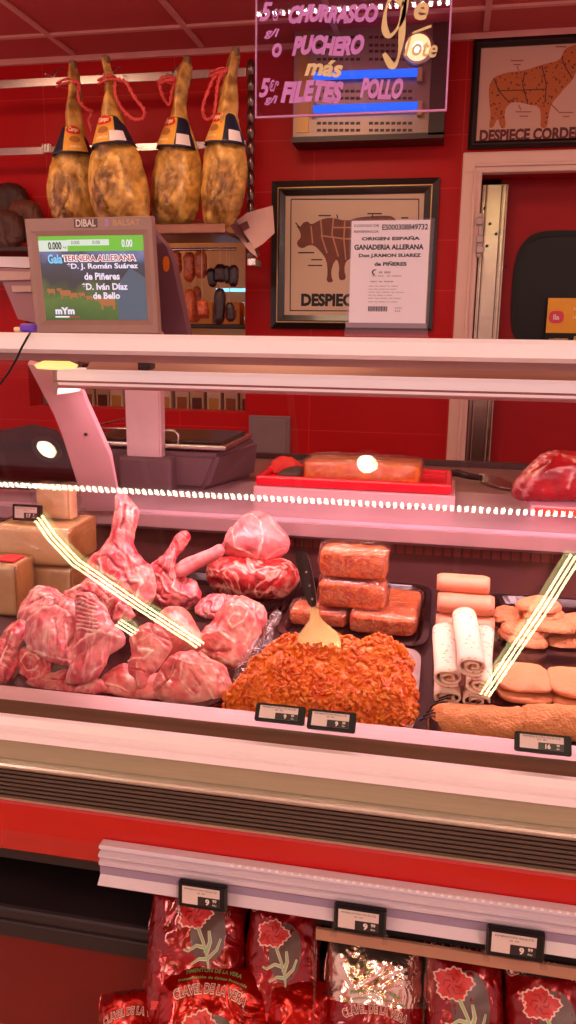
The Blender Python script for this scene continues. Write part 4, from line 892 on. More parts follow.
h_ = abs(SP(0, 1)[2]-SP(0, 0)[2]); ma = N.new('ShaderNodeMath'); ma.operation = 'MULTIPLY_ADD'; ma.inputs[1].default_value = 1/h_; ma.inputs[2].default_value = -.28; L.new(sp.outputs[2], ma.inputs[0])
mc = N.new('ShaderNodeMath'); mc.operation = 'MULTIPLY_ADD'; mc.inputs[1].default_value = .62; L.new(nz.outputs['Fac'], mc.inputs[0]); L.new(ma.outputs[0], mc.inputs[2]); L.new(mc.outputs[0], cr.inputs[0])
b.inputs['Base Color'].default_value = (.01, .01, .01, 1); L.new(cr.outputs[0], b.inputs['Emission Color']); b.inputs['Emission Strength'].default_value = .75; b.inputs['Roughness'].default_value = .3
mb = MB(); mb.add([SP(0, 0, .0012), SP(1, 0, .0012), SP(1, .82, .0012), SP(0, .82, .0012)], [[0, 1, 2, 3]]); scr = mb.build('screen', m, sc_, recalc=False)
def srect(mb, s0, s1, t0, t1, w): mb.add([SP(s0, t0, w), SP(s1, t0, w), SP(s1, t1, w), SP(s0, t1, w)], [[0, 1, 2, 3]])
mb = MB(); srect(mb, 0, 1, .82, 1, .0012); mb.build('green_header', emitmat('screen_green', (110, 178, 54), .8, 8), scr, recalc=False)
mb = MB(); srect(mb, 0, .28, .82, .95, .0018); srect(mb, .28, .68, .885, .955, .0018); mb.build('readout_boxes', emitmat('screen_pale', (214, 220, 206), .75, 8), scr, recalc=False)
mb = MB()
hillp = [(0, 0), (.7, 0), (.72, .3), (.45, .3), (.2, .42), (0, .5)]
def sm(poly, w): mb.add([SP(a, b_, w) for a, b_ in poly], [list(range(len(poly)))])
sm([(.72, 0), (1, 0), (1, .5), (.86, .62), (.72, .4)], .0018); mb.build('slate_hill', emitmat('screen_slate', (92, 100, 118), .6, 8), scr, recalc=False)
mb = MB()
for (s, t, k) in ((.08, .34, .05), (.16, .36, .03), (.22, .31, .07), (.3, .29, .05), (.38, .3, .04), (.45, .26, .04), (.62, .2, .1), (.52, .24, .03)):
    sm([(s+.8*k*a, t+1.1*k*b_) for a, b_ in ((-1, .1), (-1, .5), (-.8, .7), (-.2, .6), (.4, .65), (.9, .6), (1, .1), (.9, -.7), (.7, -.7), (.62, -.2), (.1, -.35), (-.45, -.2), (-.5, -.7), (-.7, -.7), (-.75, -.1))], .0022)
mb.build('cattle', emitmat('screen_cow', (176, 104, 62), .7, 8), scr, recalc=False)
def stx(mb, s, x, y, w, h, bold=.02, fnw=.003):
    W_, _f = text2d(s, 1, bold); a_ = (W_[:, 0].max()-W_[:, 0].min()); b_ = (W_[:, 1].max()-W_[:, 1].min()); W2 = W_-(W_.max(0)+W_.min(0))/2
    mb.add([SP(x+p[0]/a_*w, y+p[1]/b_*h, fnw) for p in W2], _f)
mb = MB(); stx(mb, 'TERNERA ALLERANA', .575, .735, .71, .085, .10, .0026); mb.build('title_halo', emitmat('screen_white', (240, 236, 236), .9, 8), scr, recalc=False)
mb = MB(); stx(mb, 'TERNERA ALLERANA', .575, .735, .69, .07, .03); mb.build('title_red', emitmat('screen_red', (176, 50, 60), .8, 8), scr, recalc=False)
mb = MB(); stx(mb, 'Gala', .15, .73, .14, .11, .03); mb.build('title_blue', emitmat('screen_sky', (120, 190, 230), .9, 8), scr, recalc=False)
mb = MB(); stx(mb, '*D. J. Román Suárez', .6, .635, .68, .085, .03); stx(mb, 'de Piñeres', .59, .52, .34, .085, .03); stx(mb, '*D. Iván Díaz', .61, .40, .44, .085, .03); stx(mb, 'de Bello', .62, .29, .26, .08, .03); stx(mb, 'mYm', .2, .11, .19, .085, .05); stx(mb, '0.00', .85, .905, .1, .09, .02)
mb.build('body_text', emitmat('screen_lilac', (226, 206, 226), .9, 8), scr, recalc=False)
mb = MB(); srect(mb, .1, .24, .03, .045, .003); mb.build('logo_bar', emitmat('screen_white', (240, 236, 236), .9, 8), scr, recalc=False)
mb = MB(); srect(mb, .24, .34, .03, .045, .003); mb.build('logo_bar_red', emitmat('screen_red', (176, 50, 60), .8, 8), scr, recalc=False)
mb = MB(); stx(mb, '0.000', .16, .885, .13, .09, .03); stx(mb, 'kg', .255, .865, .03, .03, 0); stx(mb, '0.000', .36, .92, .08, .04, 0); stx(mb, '0.00', .56, .92, .07, .04, 0); mb.build('readout_digits', M_ink, scr, recalc=False)
mb = MB(); fn = lambda a, b_: fr.P(a, b_, .0068)
a = fr.px(87, 223.5); put_text(mb, 'DIBAL', fn, a[0], a[1], .022, bold=.03, width=fr.px(97, 223)[0]-fr.px(77, 223)[0]); mb.build('maker_lettering', simple('print_white', (240, 226, 220), .4), mon, recalc=False)
mb = MB(); pl = [fr.px(*p) for p in ((75, 219.5), (98.5, 219), (99, 228), (75.5, 228.5))]; mb.plate(fr, pl, .0003, .0062); mb.build('maker_plate', simple('plate_brown', (84, 60, 54), .4), mon)
mb = MB(); a = fr.px(108, 223); put_text(mb, '3', fn, a[0], a[1], .022, bold=.04); mb.build('dealer_mark', simple('print_violet', (190, 150, 230), .4), mon, recalc=False)
mb = MB(); a = fr.px(127.5, 223); put_text(mb, 'BALSAT', fn, a[0], a[1], .018, bold=.02, width=fr.px(141, 223)[0]-fr.px(114, 223)[0]); mb.build('dealer_lettering', simple('print_gold', (206, 170, 120), .4), mon, recalc=False)
# operator-side slab behind
mb = MB(); f2 = Frame(atY(168, 336, 1.93)); q = [(150, 226), (156, 234), (166, 246), (172, 262), (188, 336), (120, 336), (120, 226)]; mb.plate(f2, [f2.px(*p) for p in q], .04, -.04); mb.build('operator_panel', simple('violet_grey', (112, 72, 88), .4), sc_)
mb = MB(); a = f2.px(166.5, 264); mb.plate(f2, [(a[0]+x, a[1]+y) for x, y in ring(20, .0075, .018, 2.6)], .004, .0005); mb.build('orange_button', simple('button_orange', (240, 140, 30), .4), sc_)
mb = MB(); mb.box((*f2.P(.0, .02, -.02)[:2], f2.o[2]-.02), (.05, .03, .08)); mb.build('panel_neck', M_scg, sc_)
# second scale head at far left
sl = empty('scale_head', atY(10, 322, 2.0), 'pale angular scale head jutting in at the far left behind the grey screen', 'scale')
f2 = Frame(atY(20, 322, 1.95))
mb = MB(); mb.plate(f2, [f2.px(*p) for p in ((-30, 256), (31, 257), (33, 268), (-30, 266))], -.2, 0); mb.build('paper_cover', M_rail, sl)
mb = MB(); mb.plate(f2, [f2.px(*p) for p in ((-30, 267), (32, 269), (34, 275), (34, 292), (36, 323), (18, 319), (2, 281), (-30, 282))], -.18, .0); mb.build('body', simple('pinkish_shell', (176, 128, 136), .45), sl)
mb = MB(); mb.plate(f2, [f2.px(*p) for p in ((-30, 271), (33, 272), (33, 280), (-30, 281))], .012, .001); mb.plate(f2, [f2.px(*p) for p in ((14, 286), (33, 286), (33, 292), (15, 292))], .012, .001); mb.build('front_slabs', simple('slab_cream', (222, 190, 180), .4), sl)
x = atY(-60, 300, 1.95)[0]; mb = MB(); mb.box((x, 2.03, (1.6+WT)/2), (.07, .06, 1.6-WT), .006); a = atY(-30, 275, 1.95); mb.box(((x+a[0])/2, 2.03, a[2]), (a[0]-x+.04, .06, .05), .006); mb.build('post', M_scg, sl)
# small violet wrapper on the rail
mb = MB(); a = atY(29, 334, 1.18); mb.box((a[0], 1.18, 1.4025+.007), (.022, .02, .013), .004); mb.build('sweet_wrapper', simple('violet_foil', (96, 60, 190), .3), label='small violet wrapper lying on the rail below the grey screen', cat='wrapper')
mb = MB(); a = atY(20, 334, 1.18); mb.box((a[0], 1.18, 1.4025+.004), (.012, .02, .008), .003); mb.build('sweet_wrapper', simple('cream_foil', (230, 200, 160), .4), label='tiny cream wrapper beside the violet one on the rail', cat='wrapper')

# ================================================================ things on the rear worktop
yb = float(atZ(300, 502, WT)[1])
a = atY(253, 500, yb); b = atY(455, 505, yb)
mb = MB(); mb.box(((a[0]+b[0])/2, yb+.11, WT+.016), (b[0]-a[0], .22, .032), .004); mb.build('cutting_board', simple('board_pinkwhite', (226, 178, 184), .4), label='thick whitish cutting board under the red tray on the rear worktop', cat='cutting board')
zt = WT+.0325
a = atY(255, 486, yb); b = atY(452, 488, yb)
mb = MB(); mb.box(((a[0]+b[0])/2, yb+.11, zt+.006), (b[0]-a[0]-.02, .2, .012), .003)
for sx, cx_ in ((b[0]-a[0], (a[0]+b[0])/2),):
    mb.box((cx_, yb+.012, zt+.012), (sx, .016, .024), .005); mb.box((cx_, yb+.208, zt+.012), (sx, .016, .024), .005)
    mb.box((a[0]+.008, yb+.11, zt+.012), (.016, .21, .024), .005); mb.box((b[0]-.008, yb+.11, zt+.012), (.016, .21, .024), .005)
mb.build('red_tray', simple('tray_red', (226, 16, 44), .25, coat=.3), label='bright red plastic tray carrying a block of orange mince', cat='tray')
M_minc = meat('orange_mince', (252, 136, 6), (230, 94, 2), (254, 186, 70), scale=55, marb=.4, marbw=.06, rough=.35, sss=.08, bump=.8)
def block(name, px_c, zb, y, s, rz, mat, label, cat, group=None, film=True, seed=0, tilt=0):
    """wrapped rounded block: noisy core and a wrinkled film skin"""
    cx_, cy_ = px_c
    c = (atY(cx_, cy_, y)[0], y, zb)
    root = empty(name, c, label, cat, group)
    def shell(gr, na, ns, res, nm, mt, e=5.):
        n1, n2 = res; V = []; hx, hy, hz = s[0]/2+gr, s[1]/2+gr, s[2]/2+gr
        for i in range(n1+1):
            ph = -math.pi/2+math.pi*i/n1
            for k in range(n2):
                th = 2*math.pi*k/n2
                def sp(v, p): return math.copysign(abs(v)**p, v)
                p = 2/e; cxx = sp(math.cos(ph), p)
                V.append((hx*cxx*sp(math.cos(th), p), hy*cxx*sp(math.sin(th), p), hz*sp(math.sin(ph), p)))
        V = np.array(V); d = fbm(V, ns, seed, 3)*na; l = np.linalg.norm(V, axis=1, keepdims=True); V = V*(1+d[:, None]/l)
        V[:, 2] += s[2]/2+gr; V[:, 2] = np.maximum(V[:, 2], .0005)
        r = math.radians(rz); R_ = np.array([[math.cos(r), -math.sin(r), 0], [math.sin(r), math.cos(r), 0], [0, 0, 1]]); V = V@R_.T+np.array(c)
        if tilt: V[:, 2] += (V[:, 1]-c[1]+s[1]/2)*math.tan(math.radians(tilt))
        mb = MB(); mb.add(V, [[i*n2+k, i*n2+(k+1) % n2, (i+1)*n2+(k+1) % n2, (i+1)*n2+k] for i in range(n1) for k in range(n2)], smooth=True)
        return mb.build(nm, mt, root)
    shell(0, .0018, 70, (44, 120), 'meat_block', mat, 9.)
    if film: shell(.004, .0045, 60, (32, 84), 'film', M_film, 6.)
    return root
w = atY(421, 475, yb+.05)[0]-atY(304, 475, yb+.05)[0]
block('mince_packet', (363, 478), zt+.0125, yb+.10, (w, .13, .045), 0, M_minc, 'long film-wrapped block of orange mince lying on the red tray', 'meat packet', seed=3)
a = atY(283, 474, yb+.1)
organic('red_cloth', simple('red_cloth_mat', (206, 30, 30), .6, bump=.5, bscale=30), [(266, 474), (272, 462), (288, 457), (302, 466), (304, 474)], zs=zt+.0125, tilt=60, T=.014, R=.02, res=45, namp=.003, label='small crumpled red cloth at the left end of the red tray', cat='cloth', anchor=(285, 474))
organic('dark_scraper', M_dark, [(276, 476), (284, 470), (300, 466), (304, 473), (296, 478)], zs=zt+.0125, tilt=70, T=.006, R=.01, res=40, namp=0, label='small dark utensil lying by the red cloth on the red tray', cat='utensil', anchor=(290, 478))
kn = empty('butcher_knife', (*atZ(480, 478, WT)[:2], WT), 'black handled steel knife lying on the rear worktop', 'knife')
a = atZ(449, 473, WT+.012); b = atZ(481, 478, WT+.012); mb = MB(); mb.tube([a, (a*.7+b*.3)+[0, 0, .003], (a*.35+b*.65), b], [.008, .0105, .009, .0075], 12); mb.build('handle', M_black, kn)
mb = MB(); P_ = [atZ(*q, WT+.004) for q in ((480, 474), (500, 478), (512, 484), (516, 490), (500, 488), (480, 482))]; mb.add([p for p in P_]+[p+np.array([0, 0, .003]) for p in P_], [[i, (i+1) % 6, 6+(i+1) % 6, 6+i] for i in range(6)]+[[5, 4, 3, 2, 1, 0], [6, 7, 8, 9, 10, 11]]); mb.build('blade', M_steel, kn)
mb = MB(); by_ = float(atZ(540, 516, WT)[1]); a = atY(530, 514, by_); mb.box((a[0]+.2, by_+.1, WT+.011), (.4, .2, .022), .003); mb.build('white_board', simple('board2', (228, 176, 196), .4), label='pale chopping board under the red beef at the right', cat='cutting board')
mb = MB(); mb.box((a[0]+.203, by_-.003, WT+.012), (.39, .006, .014), .002); mb.build('edge', simple('orange_edge', (214, 50, 30), .4), bpy.data.objects['white_board'])
M_beef = meat('raw_beef', (190, 22, 34), (140, 12, 26), (214, 150, 150), scale=16, marb=.0, rough=.28, coat=.4)
organic('beef_joint', M_beef, [(511, 494), (514, 482), (528, 468), (546, 456), (570, 454), (600, 458), (606, 480), (596, 496), (560, 499), (540, 500), (524, 502)], zs=WT+.022, tilt=35, T=.06, R=.07, back=.8, namp=.004, nsc=22, res=90, seed=4, anchor=(540, 502),
        strokes=[([(516, 490), (530, 472), (548, 460)], 12, .85, .002), ([(524, 498), (534, 482), (542, 470)], 7, .6, .0), ([(566, 494), (570, 484)], 3, .9, .002), ([(576, 492), (573, 480)], 3, .9, .002), ([(530, 480), (545, 472)], 3, -.5, -.002)],
        label='large joint of deep red raw beef with a pale membrane at the left', cat='meat')
# ================================================================ shelf edge rail with its labels
def tag(name, label, fr, W, H, lines, group=None, D=.008, dark=(40, 32, 34)):
    """electronic shelf label; frame origin at its lower left corner"""
    r = empty('price_tag', fr.P(W/2, 0, 0), label, 'price tag', group)
    n = MB(); pl = [(0, 0), (W, 0), (W, H), (0, H)]; n.plate(fr, pl, D); bmesh.ops.bevel(n.bm, geom=list(n.bm.edges), offset=.0012, segments=2, affect='EDGES'); n.build('casing', M_black, r)
    i = .1
    a0, a1, b0, b1 = W*.09, W*.86, H*.17, H*.86
    n = MB(); n.plate(fr, [(a0, b0), (a1, b0), (a1, b1), (a0, b1)], .0004, D); scr = n.build('screen', simple('eink_grey', (214, 196, 188), .6, spec=.2, var=.01), r)
    n = MB(); n.plate(fr, [(a0+(a1-a0)*.42, b0), (a1, b0), (a1, b0+(b1-b0)*.5), (a0+(a1-a0)*.42, b0+(b1-b0)*.5)], .0003, D+.0004); n.build('price_field', simple('eink_dark', dark, .4), scr)
    n = MB(); fn = lambda a, b: fr.P(a, b, D+.001)
    big, sup = lines
    W_, _f = text2d(big, 1, .04); h = (b1-b0)*.36/(W_[:, 1].max()-W_[:, 1].min())
    put_text(n, big, fn, a0+(a1-a0)*(.68 if len(big) == 1 else .64), b0+(b1-b0)*.25, h, bold=.04)
    put_text(n, sup, fn, a0+(a1-a0)*.87, b0+(b1-b0)*.36, h*.5, bold=.03); put_text(n, '€/kg', fn, a0+(a1-a0)*.87, b0+(b1-b0)*.12, h*.28, bold=.02)
    n.build('price_digits', simple('eink_light', (226, 214, 200), .4), scr, recalc=False)
    n = MB(); put_text(n, 'PIMENTON DULCE' if H > .019 else 'CARNE PICADA', fn, a0+(a1-a0)*.5, b0+(b1-b0)*.88, .003, width=(a1-a0)*.86); put_text(n, 'lll lll', fn, a0+(a1-a0)*.5, b0+(b1-b0)*.7, .0025, width=(a1-a0)*.2)
    n.build('small_print', M_ink, scr, recalc=False)
    return r
rx0 = atY(98, 868, .82)[0]
rl = empty('shelf_edge_rail', ((rx0+X1)/2, .82, .70), 'translucent white ticket rail fixed along the red counter front, holding the lower price tags', 'ticket rail')
pr = [(.838, .778), (.826, .778), (.824, .774), (.829, .772), (.829, .769), (.822, .767), (.822, .763), (.828, .761), (.828, .759), (.8225, .757), (.8225, .752), (.8265, .749), (.8265, .737), (.816, .728), (.818, .726), (.83, .734), (.838, .734)]
mb = MB(); mb.prism(pr, rx0, X1); mb.build('channel', simple('milky_plastic', (206, 190, 200), .25, var=.03, scale=30, stretch=(1, 60, 60), coat=.3), rl)
mb = MB(); mb.prism([(.8262, .7485), (.8262, .7375), (.8255, .7375), (.8255, .7485)], rx0, X1); mb.build('violet_insert', simple('insert_violet', (150, 132, 156), .35), rl)
mb = MB(); k = 0; x = atY(232, 873, .822)[0]
while x < X1-.02: mb.box((x, .8245, .7775), (.004, .003, .0015)); x += .0092
mb.build('clear_ridge', simple('ridge_white', (255, 245, 240), .12, coat=.6), rl)
mb = MB(); xr = atY(316, 930, .835)[0]; mb.box(((xr+X1)/2, .851, .713), (X1-xr, .02, .026)); mb.build('black_lip', M_black, rl)
mb = MB(); mb.box(((xr+X1)/2, .836, .6915), (X1-xr, .004, .015)); mb.build('tan_lip', simple('tan_lip', (176, 130, 104), .4), rl)
for (xa, ya), (xb, yb_), (xc, yc), lb in (((178, 877), (229, 883), (180, 902), 'leftmost on the ticket rail, over a carnation bag'), ((332, 899.5), (387, 907), (334, 926), 'middle one on the ticket rail, above the silver-topped bag'), ((484, 922), (544, 931), (485, 950), 'price tag on the ticket rail nearest the right end')):
    fr = Frame(atY(xc, yc, .814), 4); fr.o = fr.o.copy(); W = fr.px(xb-1, yb_+23)[0]; H = fr.px(xa, ya)[1]
    r = tag('t', 'black price label, '+lb, fr, W, H, ('9', '99'), 'electronic labels on the ticket rail')
    for a in (-.0015, W-.0025):
      mb = MB(); mb.plate(fr, [(a, -.002), (a+.004, -.002), (a+.004, H*.98), (a, H*.98)], .010, -.001); mb.plate(fr, [(a-.001, -.006), (a+.006, -.006), (a+.006, -.002), (a-.001, -.002)], .012, -.001)
      mb.build('clear_clip', M_clear, r)
# tags leaning on the front ledge
for bl, br, tl, lb, ln, grp in (((255, 721), (304, 730), (260, 703.5), 'left one of two before the orange mince', ('9', '99'), 1), ((307, 729), (355, 736), (312, 709.5), 'right one of two before the orange mince', ('9', '50'), 1), ((514, 751), (571, 760.5), (514, 731.5), 'tag in front of the breadcrumbed slab, reading 16', ('16', '99'), 1)):
    fr = Frame(atY(*bl, .862), 38); fr.o[2] = max(fr.o[2], .9445)
    W = fr.px(br[0], br[1])[0]; H = fr.px(*tl)[1]
    tag('t', 'black price label on the ledge, '+lb, fr, W, H, ln, 'electronic labels on the steel ledge', D=.007, dark=(150, 130, 150) if ln[1] == '50' else (60, 50, 56))

# ================================================================ bags of paprika
def bagmat(name, c, c2, metal=.35, rough=.24):
    m, nt, N, L, b = newmat(name); tc = N.new('ShaderNodeTexCoord'); n = N.new('ShaderNodeTexNoise'); n.inputs['Scale'].default_value = 14; n.inputs['Detail'].default_value = 3; L.new(tc.outputs['Object'], n.inputs['Vector'])
    r = N.new('ShaderNodeMixRGB'); r.inputs[1].default_value = lin(c); r.inputs[2].default_value = lin(c2); L.new(n.outputs['Fac'], r.inputs[0]); L.new(r.outputs[0], b.inputs['Base Color'])
    b.inputs['Roughness'].default_value = rough; b.inputs['Metallic'].default_value = metal; b.inputs['Coat Weight'].default_value = .4; b.inputs['Coat Roughness'].default_value = .1
    n2 = N.new('ShaderNodeTexNoise'); n2.inputs['Scale'].default_value = 22; n2.inputs['Detail'].default_value = 2; n2.inputs['Distortion'].default_value = 2; L.new(tc.outputs['Object'], n2.inputs['Vector'])
    bp = N.new('ShaderNodeBump'); bp.inputs['Strength'].default_value = .5; bp.inputs['Distance'].default_value = .01; L.new(n2.outputs['Fac'], bp.inputs['Height']); L.new(bp.outputs[0], b.inputs['Normal']); return m
M_bag = bagmat('red_foil', (168, 10, 12), (96, 6, 8)); M_bag2 = bagmat('bright_red_foil', (206, 22, 12), (130, 8, 8), .6, .2)
M_silver = bagmat('silver_foil', (255, 232, 212), (190, 150, 126), .95, .2)
M_petal = simple('petal_red', (206, 40, 34), .4, var=.2, scale=120); M_out = simple('outline_cream', (236, 196, 176), .4); M_stem = simple('stem_green', (150, 190, 130), .4); M_oval = simple('oval_brown', (92, 64, 54), .4, var=.08, scale=60); M_gtxt = simple('green_letters', (120, 160, 90), .4); M_dred = simple('dark_red_letters', (130, 14, 18), .4)
def bag(px, y, W, H, tilt, roll, label, mat=M_bag, T=.035, seed=0, top=None, fl=(0, 0, 1), arch=True, green=True, yaw=0, band=True, tall=0.):
    """px: where the middle of the bag's face lies"""
    fr = Frame(atY(*px, y), tilt, yaw, roll)
    def Hh(u, v):
        a = min(1, abs(2*u/W)); b = min(1, abs(2*v/H)); return T*max(0, 1-a**3)**.55*max(0, 1-b**5)**.6
    def surf(u, v, e):
        p = np.array([[u, v, 0.]]); d = .0035*fbm(p, 38, seed)[0]*(1+2.2*max(0, abs(2*v/H)-.62)); return fr.P(u, v, Hh(u, v)+d+e)
    root = empty('paprika_bag', fr.P(0, -H/2, 0), label, 'bag', 'red foil bags of paprika below the counter')
    nu, nv = 44, 60; V = []; Fc = []
    for s in (1, -1):
        for j in range(nv+1):
            for i in range(nu+1):
                u = (i/nu-.5)*W; v = (j/nv-.5)*H
                wob = .0025*math.sin(j*.25+seed)*(abs(i/nu-.5)*2)**6
                if s == 1: V.append(surf(u+wob, v, 0))
                else: V.append(fr.P(u+wob, v, -.5*Hh(u, v)-.0006))
    n1 = (nu+1)*(nv+1); idx = lambda s, i, j: s*n1+j*(nu+1)+i
    F0 = []; F1 = []
    tj = int(nv*(1-top)) if top else nv+1
    for j in range(nv):
        for i in range(nu):
            f = [idx(0, i, j), idx(0, i+1, j), idx(0, i+1, j+1), idx(0, i, j+1)]; (F0 if j < tj else F1).append(f); F0.append([idx(1, i, j+1), idx(1, i+1, j+1), idx(1, i+1, j), idx(1, i, j)])
    for j in range(nv): F0 += [[idx(0, 0, j+1), idx(1, 0, j+1), idx(1, 0, j), idx(0, 0, j)], [idx(0, nu, j), idx(1, nu, j), idx(1, nu, j+1), idx(0, nu, j+1)]]
    for i in range(nu): F0 += [[idx(0, i, 0), idx(1, i, 0), idx(1, i+1, 0), idx(0, i+1, 0)], [idx(0, i+1, nv), idx(1, i+1, nv), idx(1, i, nv), idx(0, i, nv)]]
    mb = MB(); mb.add(V, F0, smooth=True); mb.mi = 1
    if F1:
        mb.bm.verts.ensure_lookup_table(); vs = list(mb.bm.verts)
        for f in F1:
            g = mb.bm.faces.new([vs[k] for k in f]); g.material_index = 1; g.smooth = True
    body = mb.build('pouch', [mat, M_silver], root, recalc=False)
    fx, fy, fs = fl
    if fs:
        def S(x, y_, e): return surf(fx+x*fs, fy+y_*fs, e)
        def fan(pts, e, nm, mt, c=(0, 0)):
            mb = MB(); V = [S(*c, e)]; n = len(pts)
            for r in (1, 2, 3):
                for p in pts: V.append(S(c[0]+(p[0]-c[0])*r/3, c[1]+(p[1]-c[1])*r/3, e))
            Fc = [[0, 1+k, 1+(k+1) % n] for k in range(n)]+[[1+r*n+k, 1+(r+1)*n+k, 1+(r+1)*n+(k+1) % n, 1+r*n+(k+1) % n] for r in (0, 1) for k in range(n)]
            mb.add(V, Fc, smooth=True); return mb.build(nm, mt, body, recalc=False)
        fan([(.012+.021*math.cos(a), -.008+.034*math.sin(a)) for a in np.linspace(0, 2*math.pi, 30)[:-1]], .0006, 'brown_oval', M_oval, (.012, -.008))
        def ruf(R, e, ns=17): return [((R+.0012*math.sin(ns*a+seed)+.0018*math.sin(5*a+1)+.001*math.sin(3*a+seed))*1.15*math.cos(a)-.006, (R+.0012*math.sin(ns*a+seed)+.0018*math.sin(5*a+1)+.001*math.sin(3*a+seed))*math.sin(a)*.88+.012) for a in np.linspace(0, 2*math.pi, 56)[:-1]]
        fan(ruf(.0182, 0), .0012, 'flower_outline', M_out, (-.006, .012)); fan(ruf(.0162, 0), .0018, 'carnation', M_petal, (-.006, .012))
        mb = MB()
        def ln(pts, w, e):
            V = []; q = [np.array(p) for p in pts]; P_ = []
            for a, b in zip(q[:-1], q[1:]):
                for t in np.linspace(0, 1, 5)[:-1]: P_.append(a*(1-t)+b*t)
            P_.append(q[-1])
            for i, p in enumerate(P_):
                t = P_[min(i+1, len(P_)-1)]-P_[max(0, i-1)]; t /= np.linalg.norm(t)+1e-9; n = np.array([-t[1], t[0]])*w/2*(1-.5*i/len(P_)); V += [S(*(p+n), e), S(*(p-n), e)]
            mb.add(V, [[2*i, 2*i+1, 2*i+3, 2*i+2] for i in range(len(P_)-1)])
        for a0, r0 in ((.3, .012), (1.3, .011), (2.4, .012), (3.4, .011), (4.5, .012), (5.5, .010)):
            ln([(-.006+r0*.3*math.cos(a0), .012+r0*.3*math.sin(a0)), (-.006+r0*.8*math.cos(a0+.4), .012+r0*.8*math.sin(a0+.4)), (-.006+r0*math.cos(a0+1.0), .012+r0*math.sin(a0+1.0))], .0016, .0024)
        mb.build('petal_lines', M_dred, body, recalc=False)
        for wd, e, nm, mt in ((.0045, .0014, 'stem_outline', M_out), (.0026, .0021, 'stem', M_stem)):
            mb = MB()
            ln([(.0, -.002), (.008, -.018), (.014, -.034), (.016, -.046)], wd, e); ln([(.010, -.024), (.0, -.022), (-.010, -.028), (-.016, -.026)], wd, e); ln([(.012, -.030), (.016, -.018), (.014, -.006)], wd*1.3, e); ln([(.014, -.036), (.024, -.026), (.028, -.014)], wd, e); ln([(.013, -.036), (.004, -.036), (-.006, -.042)], wd, e)
            mb.build(nm, mt, body, recalc=False)
    def arc(s, cy, R, hgt, wid, e, bold, nm, mt):
        R, hgt, wid = R*max(1, fs), hgt*max(1, fs), wid*max(1, fs)
        W_, F_ = text2d(s, 1, bold, 0, 1, 1.05); c = (W_.max(0)+W_.min(0))/2; s_ = W_.max(0)-W_.min(0); V = []
        for p in W_:
            x = (p[0]-c[0])/s_[0]*wid; yv = (p[1]-c[1])/s_[1]*hgt; th = x/R; V.append(surf(fx+(R+yv)*math.sin(th), cy-R+(R+yv)*math.cos(th), e))
        mb = MB(); mb.add(V, F_); mb.build(nm, mt, body, recalc=False)
    if arch:
        cy = fy+.049*fs
        arc('CLAVEL DE LA VERA', cy, .085, .0108, .082, .0016, .075, 'lettering_outline', M_out); arc('CLAVEL DE LA VERA', cy, .085, .0088, .080, .0023, .01, 'brand_lettering', M_dred)
        if green:
            arc('PIMENTON DE LA VERA', cy+.018*max(1, fs), .12, .0042, .062, .0014, .02, 'green_lettering', M_gtxt); arc('Denominación de Origen Protegida', cy+.0105*max(1, fs), .12, .0034, .076, .0014, .02, 'origin_lettering', M_gtxt)
    if band:
        mb = MB(); V = [surf(-W*.36+W*.72*i/14, -H*.33+.010*j, .001) for j in (0, 1) for i in range(15)]; mb.add(V, [[i, i+1, 16+i, 15+i] for i in range(14)], smooth=True)
        mb.build('stripe', simple('stripe_red', (214, 60, 50), .35), body, recalc=False)
    return root
bag((196, 955), .93, .142, .20, 42, 7, 'upright red foil bag with a white-outlined carnation under the leftmost ticket-rail tag', seed=1, fl=(.009, .036, 1.15), arch=False)
bag((283, 965), .93, .105, .20, 40, 3, 'red foil bag with a carnation standing between the leftmost bag and the silver-topped bag', seed=2, fl=(-.006, .024, 1.05), green=True)
bag((209, 1046), .845, .165, .19, 50, 4, 'front red foil bag lying lowest, its arched lettering facing up', M_bag2, seed=3, fl=(.0, .0, 1.25))
bag((128, 1054), .84, .085, .15, 52, 14, 'red foil bag at the lower left edge of the pile, only its corner lettering showing', M_bag2, seed=4, fl=(.012, .0, .9), green=False)
bag((296, 1048), .855, .085, .16, 48, 3, 'crumpled bright red bag lying below the second carnation bag', M_bag2, seed=5, fl=(0, 0, 0), arch=False, band=False)
bag((374, 1030), .885, .135, .23, 38, 3, 'bag with a crumpled silver foil top under the middle ticket-rail tag', seed=6, top=.36, fl=(.002, -.024, 1.05))
bag((465, 1022), .89, .098, .18, 38, 4, 'red foil bag with a carnation right of the silver-topped bag', seed=7, fl=(-.008, .030, 1.15), green=False)
bag((548, 1040), .89, .105, .19, 38, 4, 'rightmost red foil bag, partly cut by the picture edge, with an upright carnation', seed=8, top=.12, fl=(-.004, .028, 1.1), green=False)
MB().box((.15, .86, .37), (1.0, .16, .02), .004).build('bag_shelf', M_dark, label='dark low shelf under the red foil bags', cat='shelf')
mb = MB()
for px in (316, 428):
    p = atY(px, 935, .838); mb.box((p[0], .8375, .62), (.003, .006, .15))
mb.build('shelf_divider', M_clear, label='clear plastic upright strips hanging between the foil bags', cat='divider')
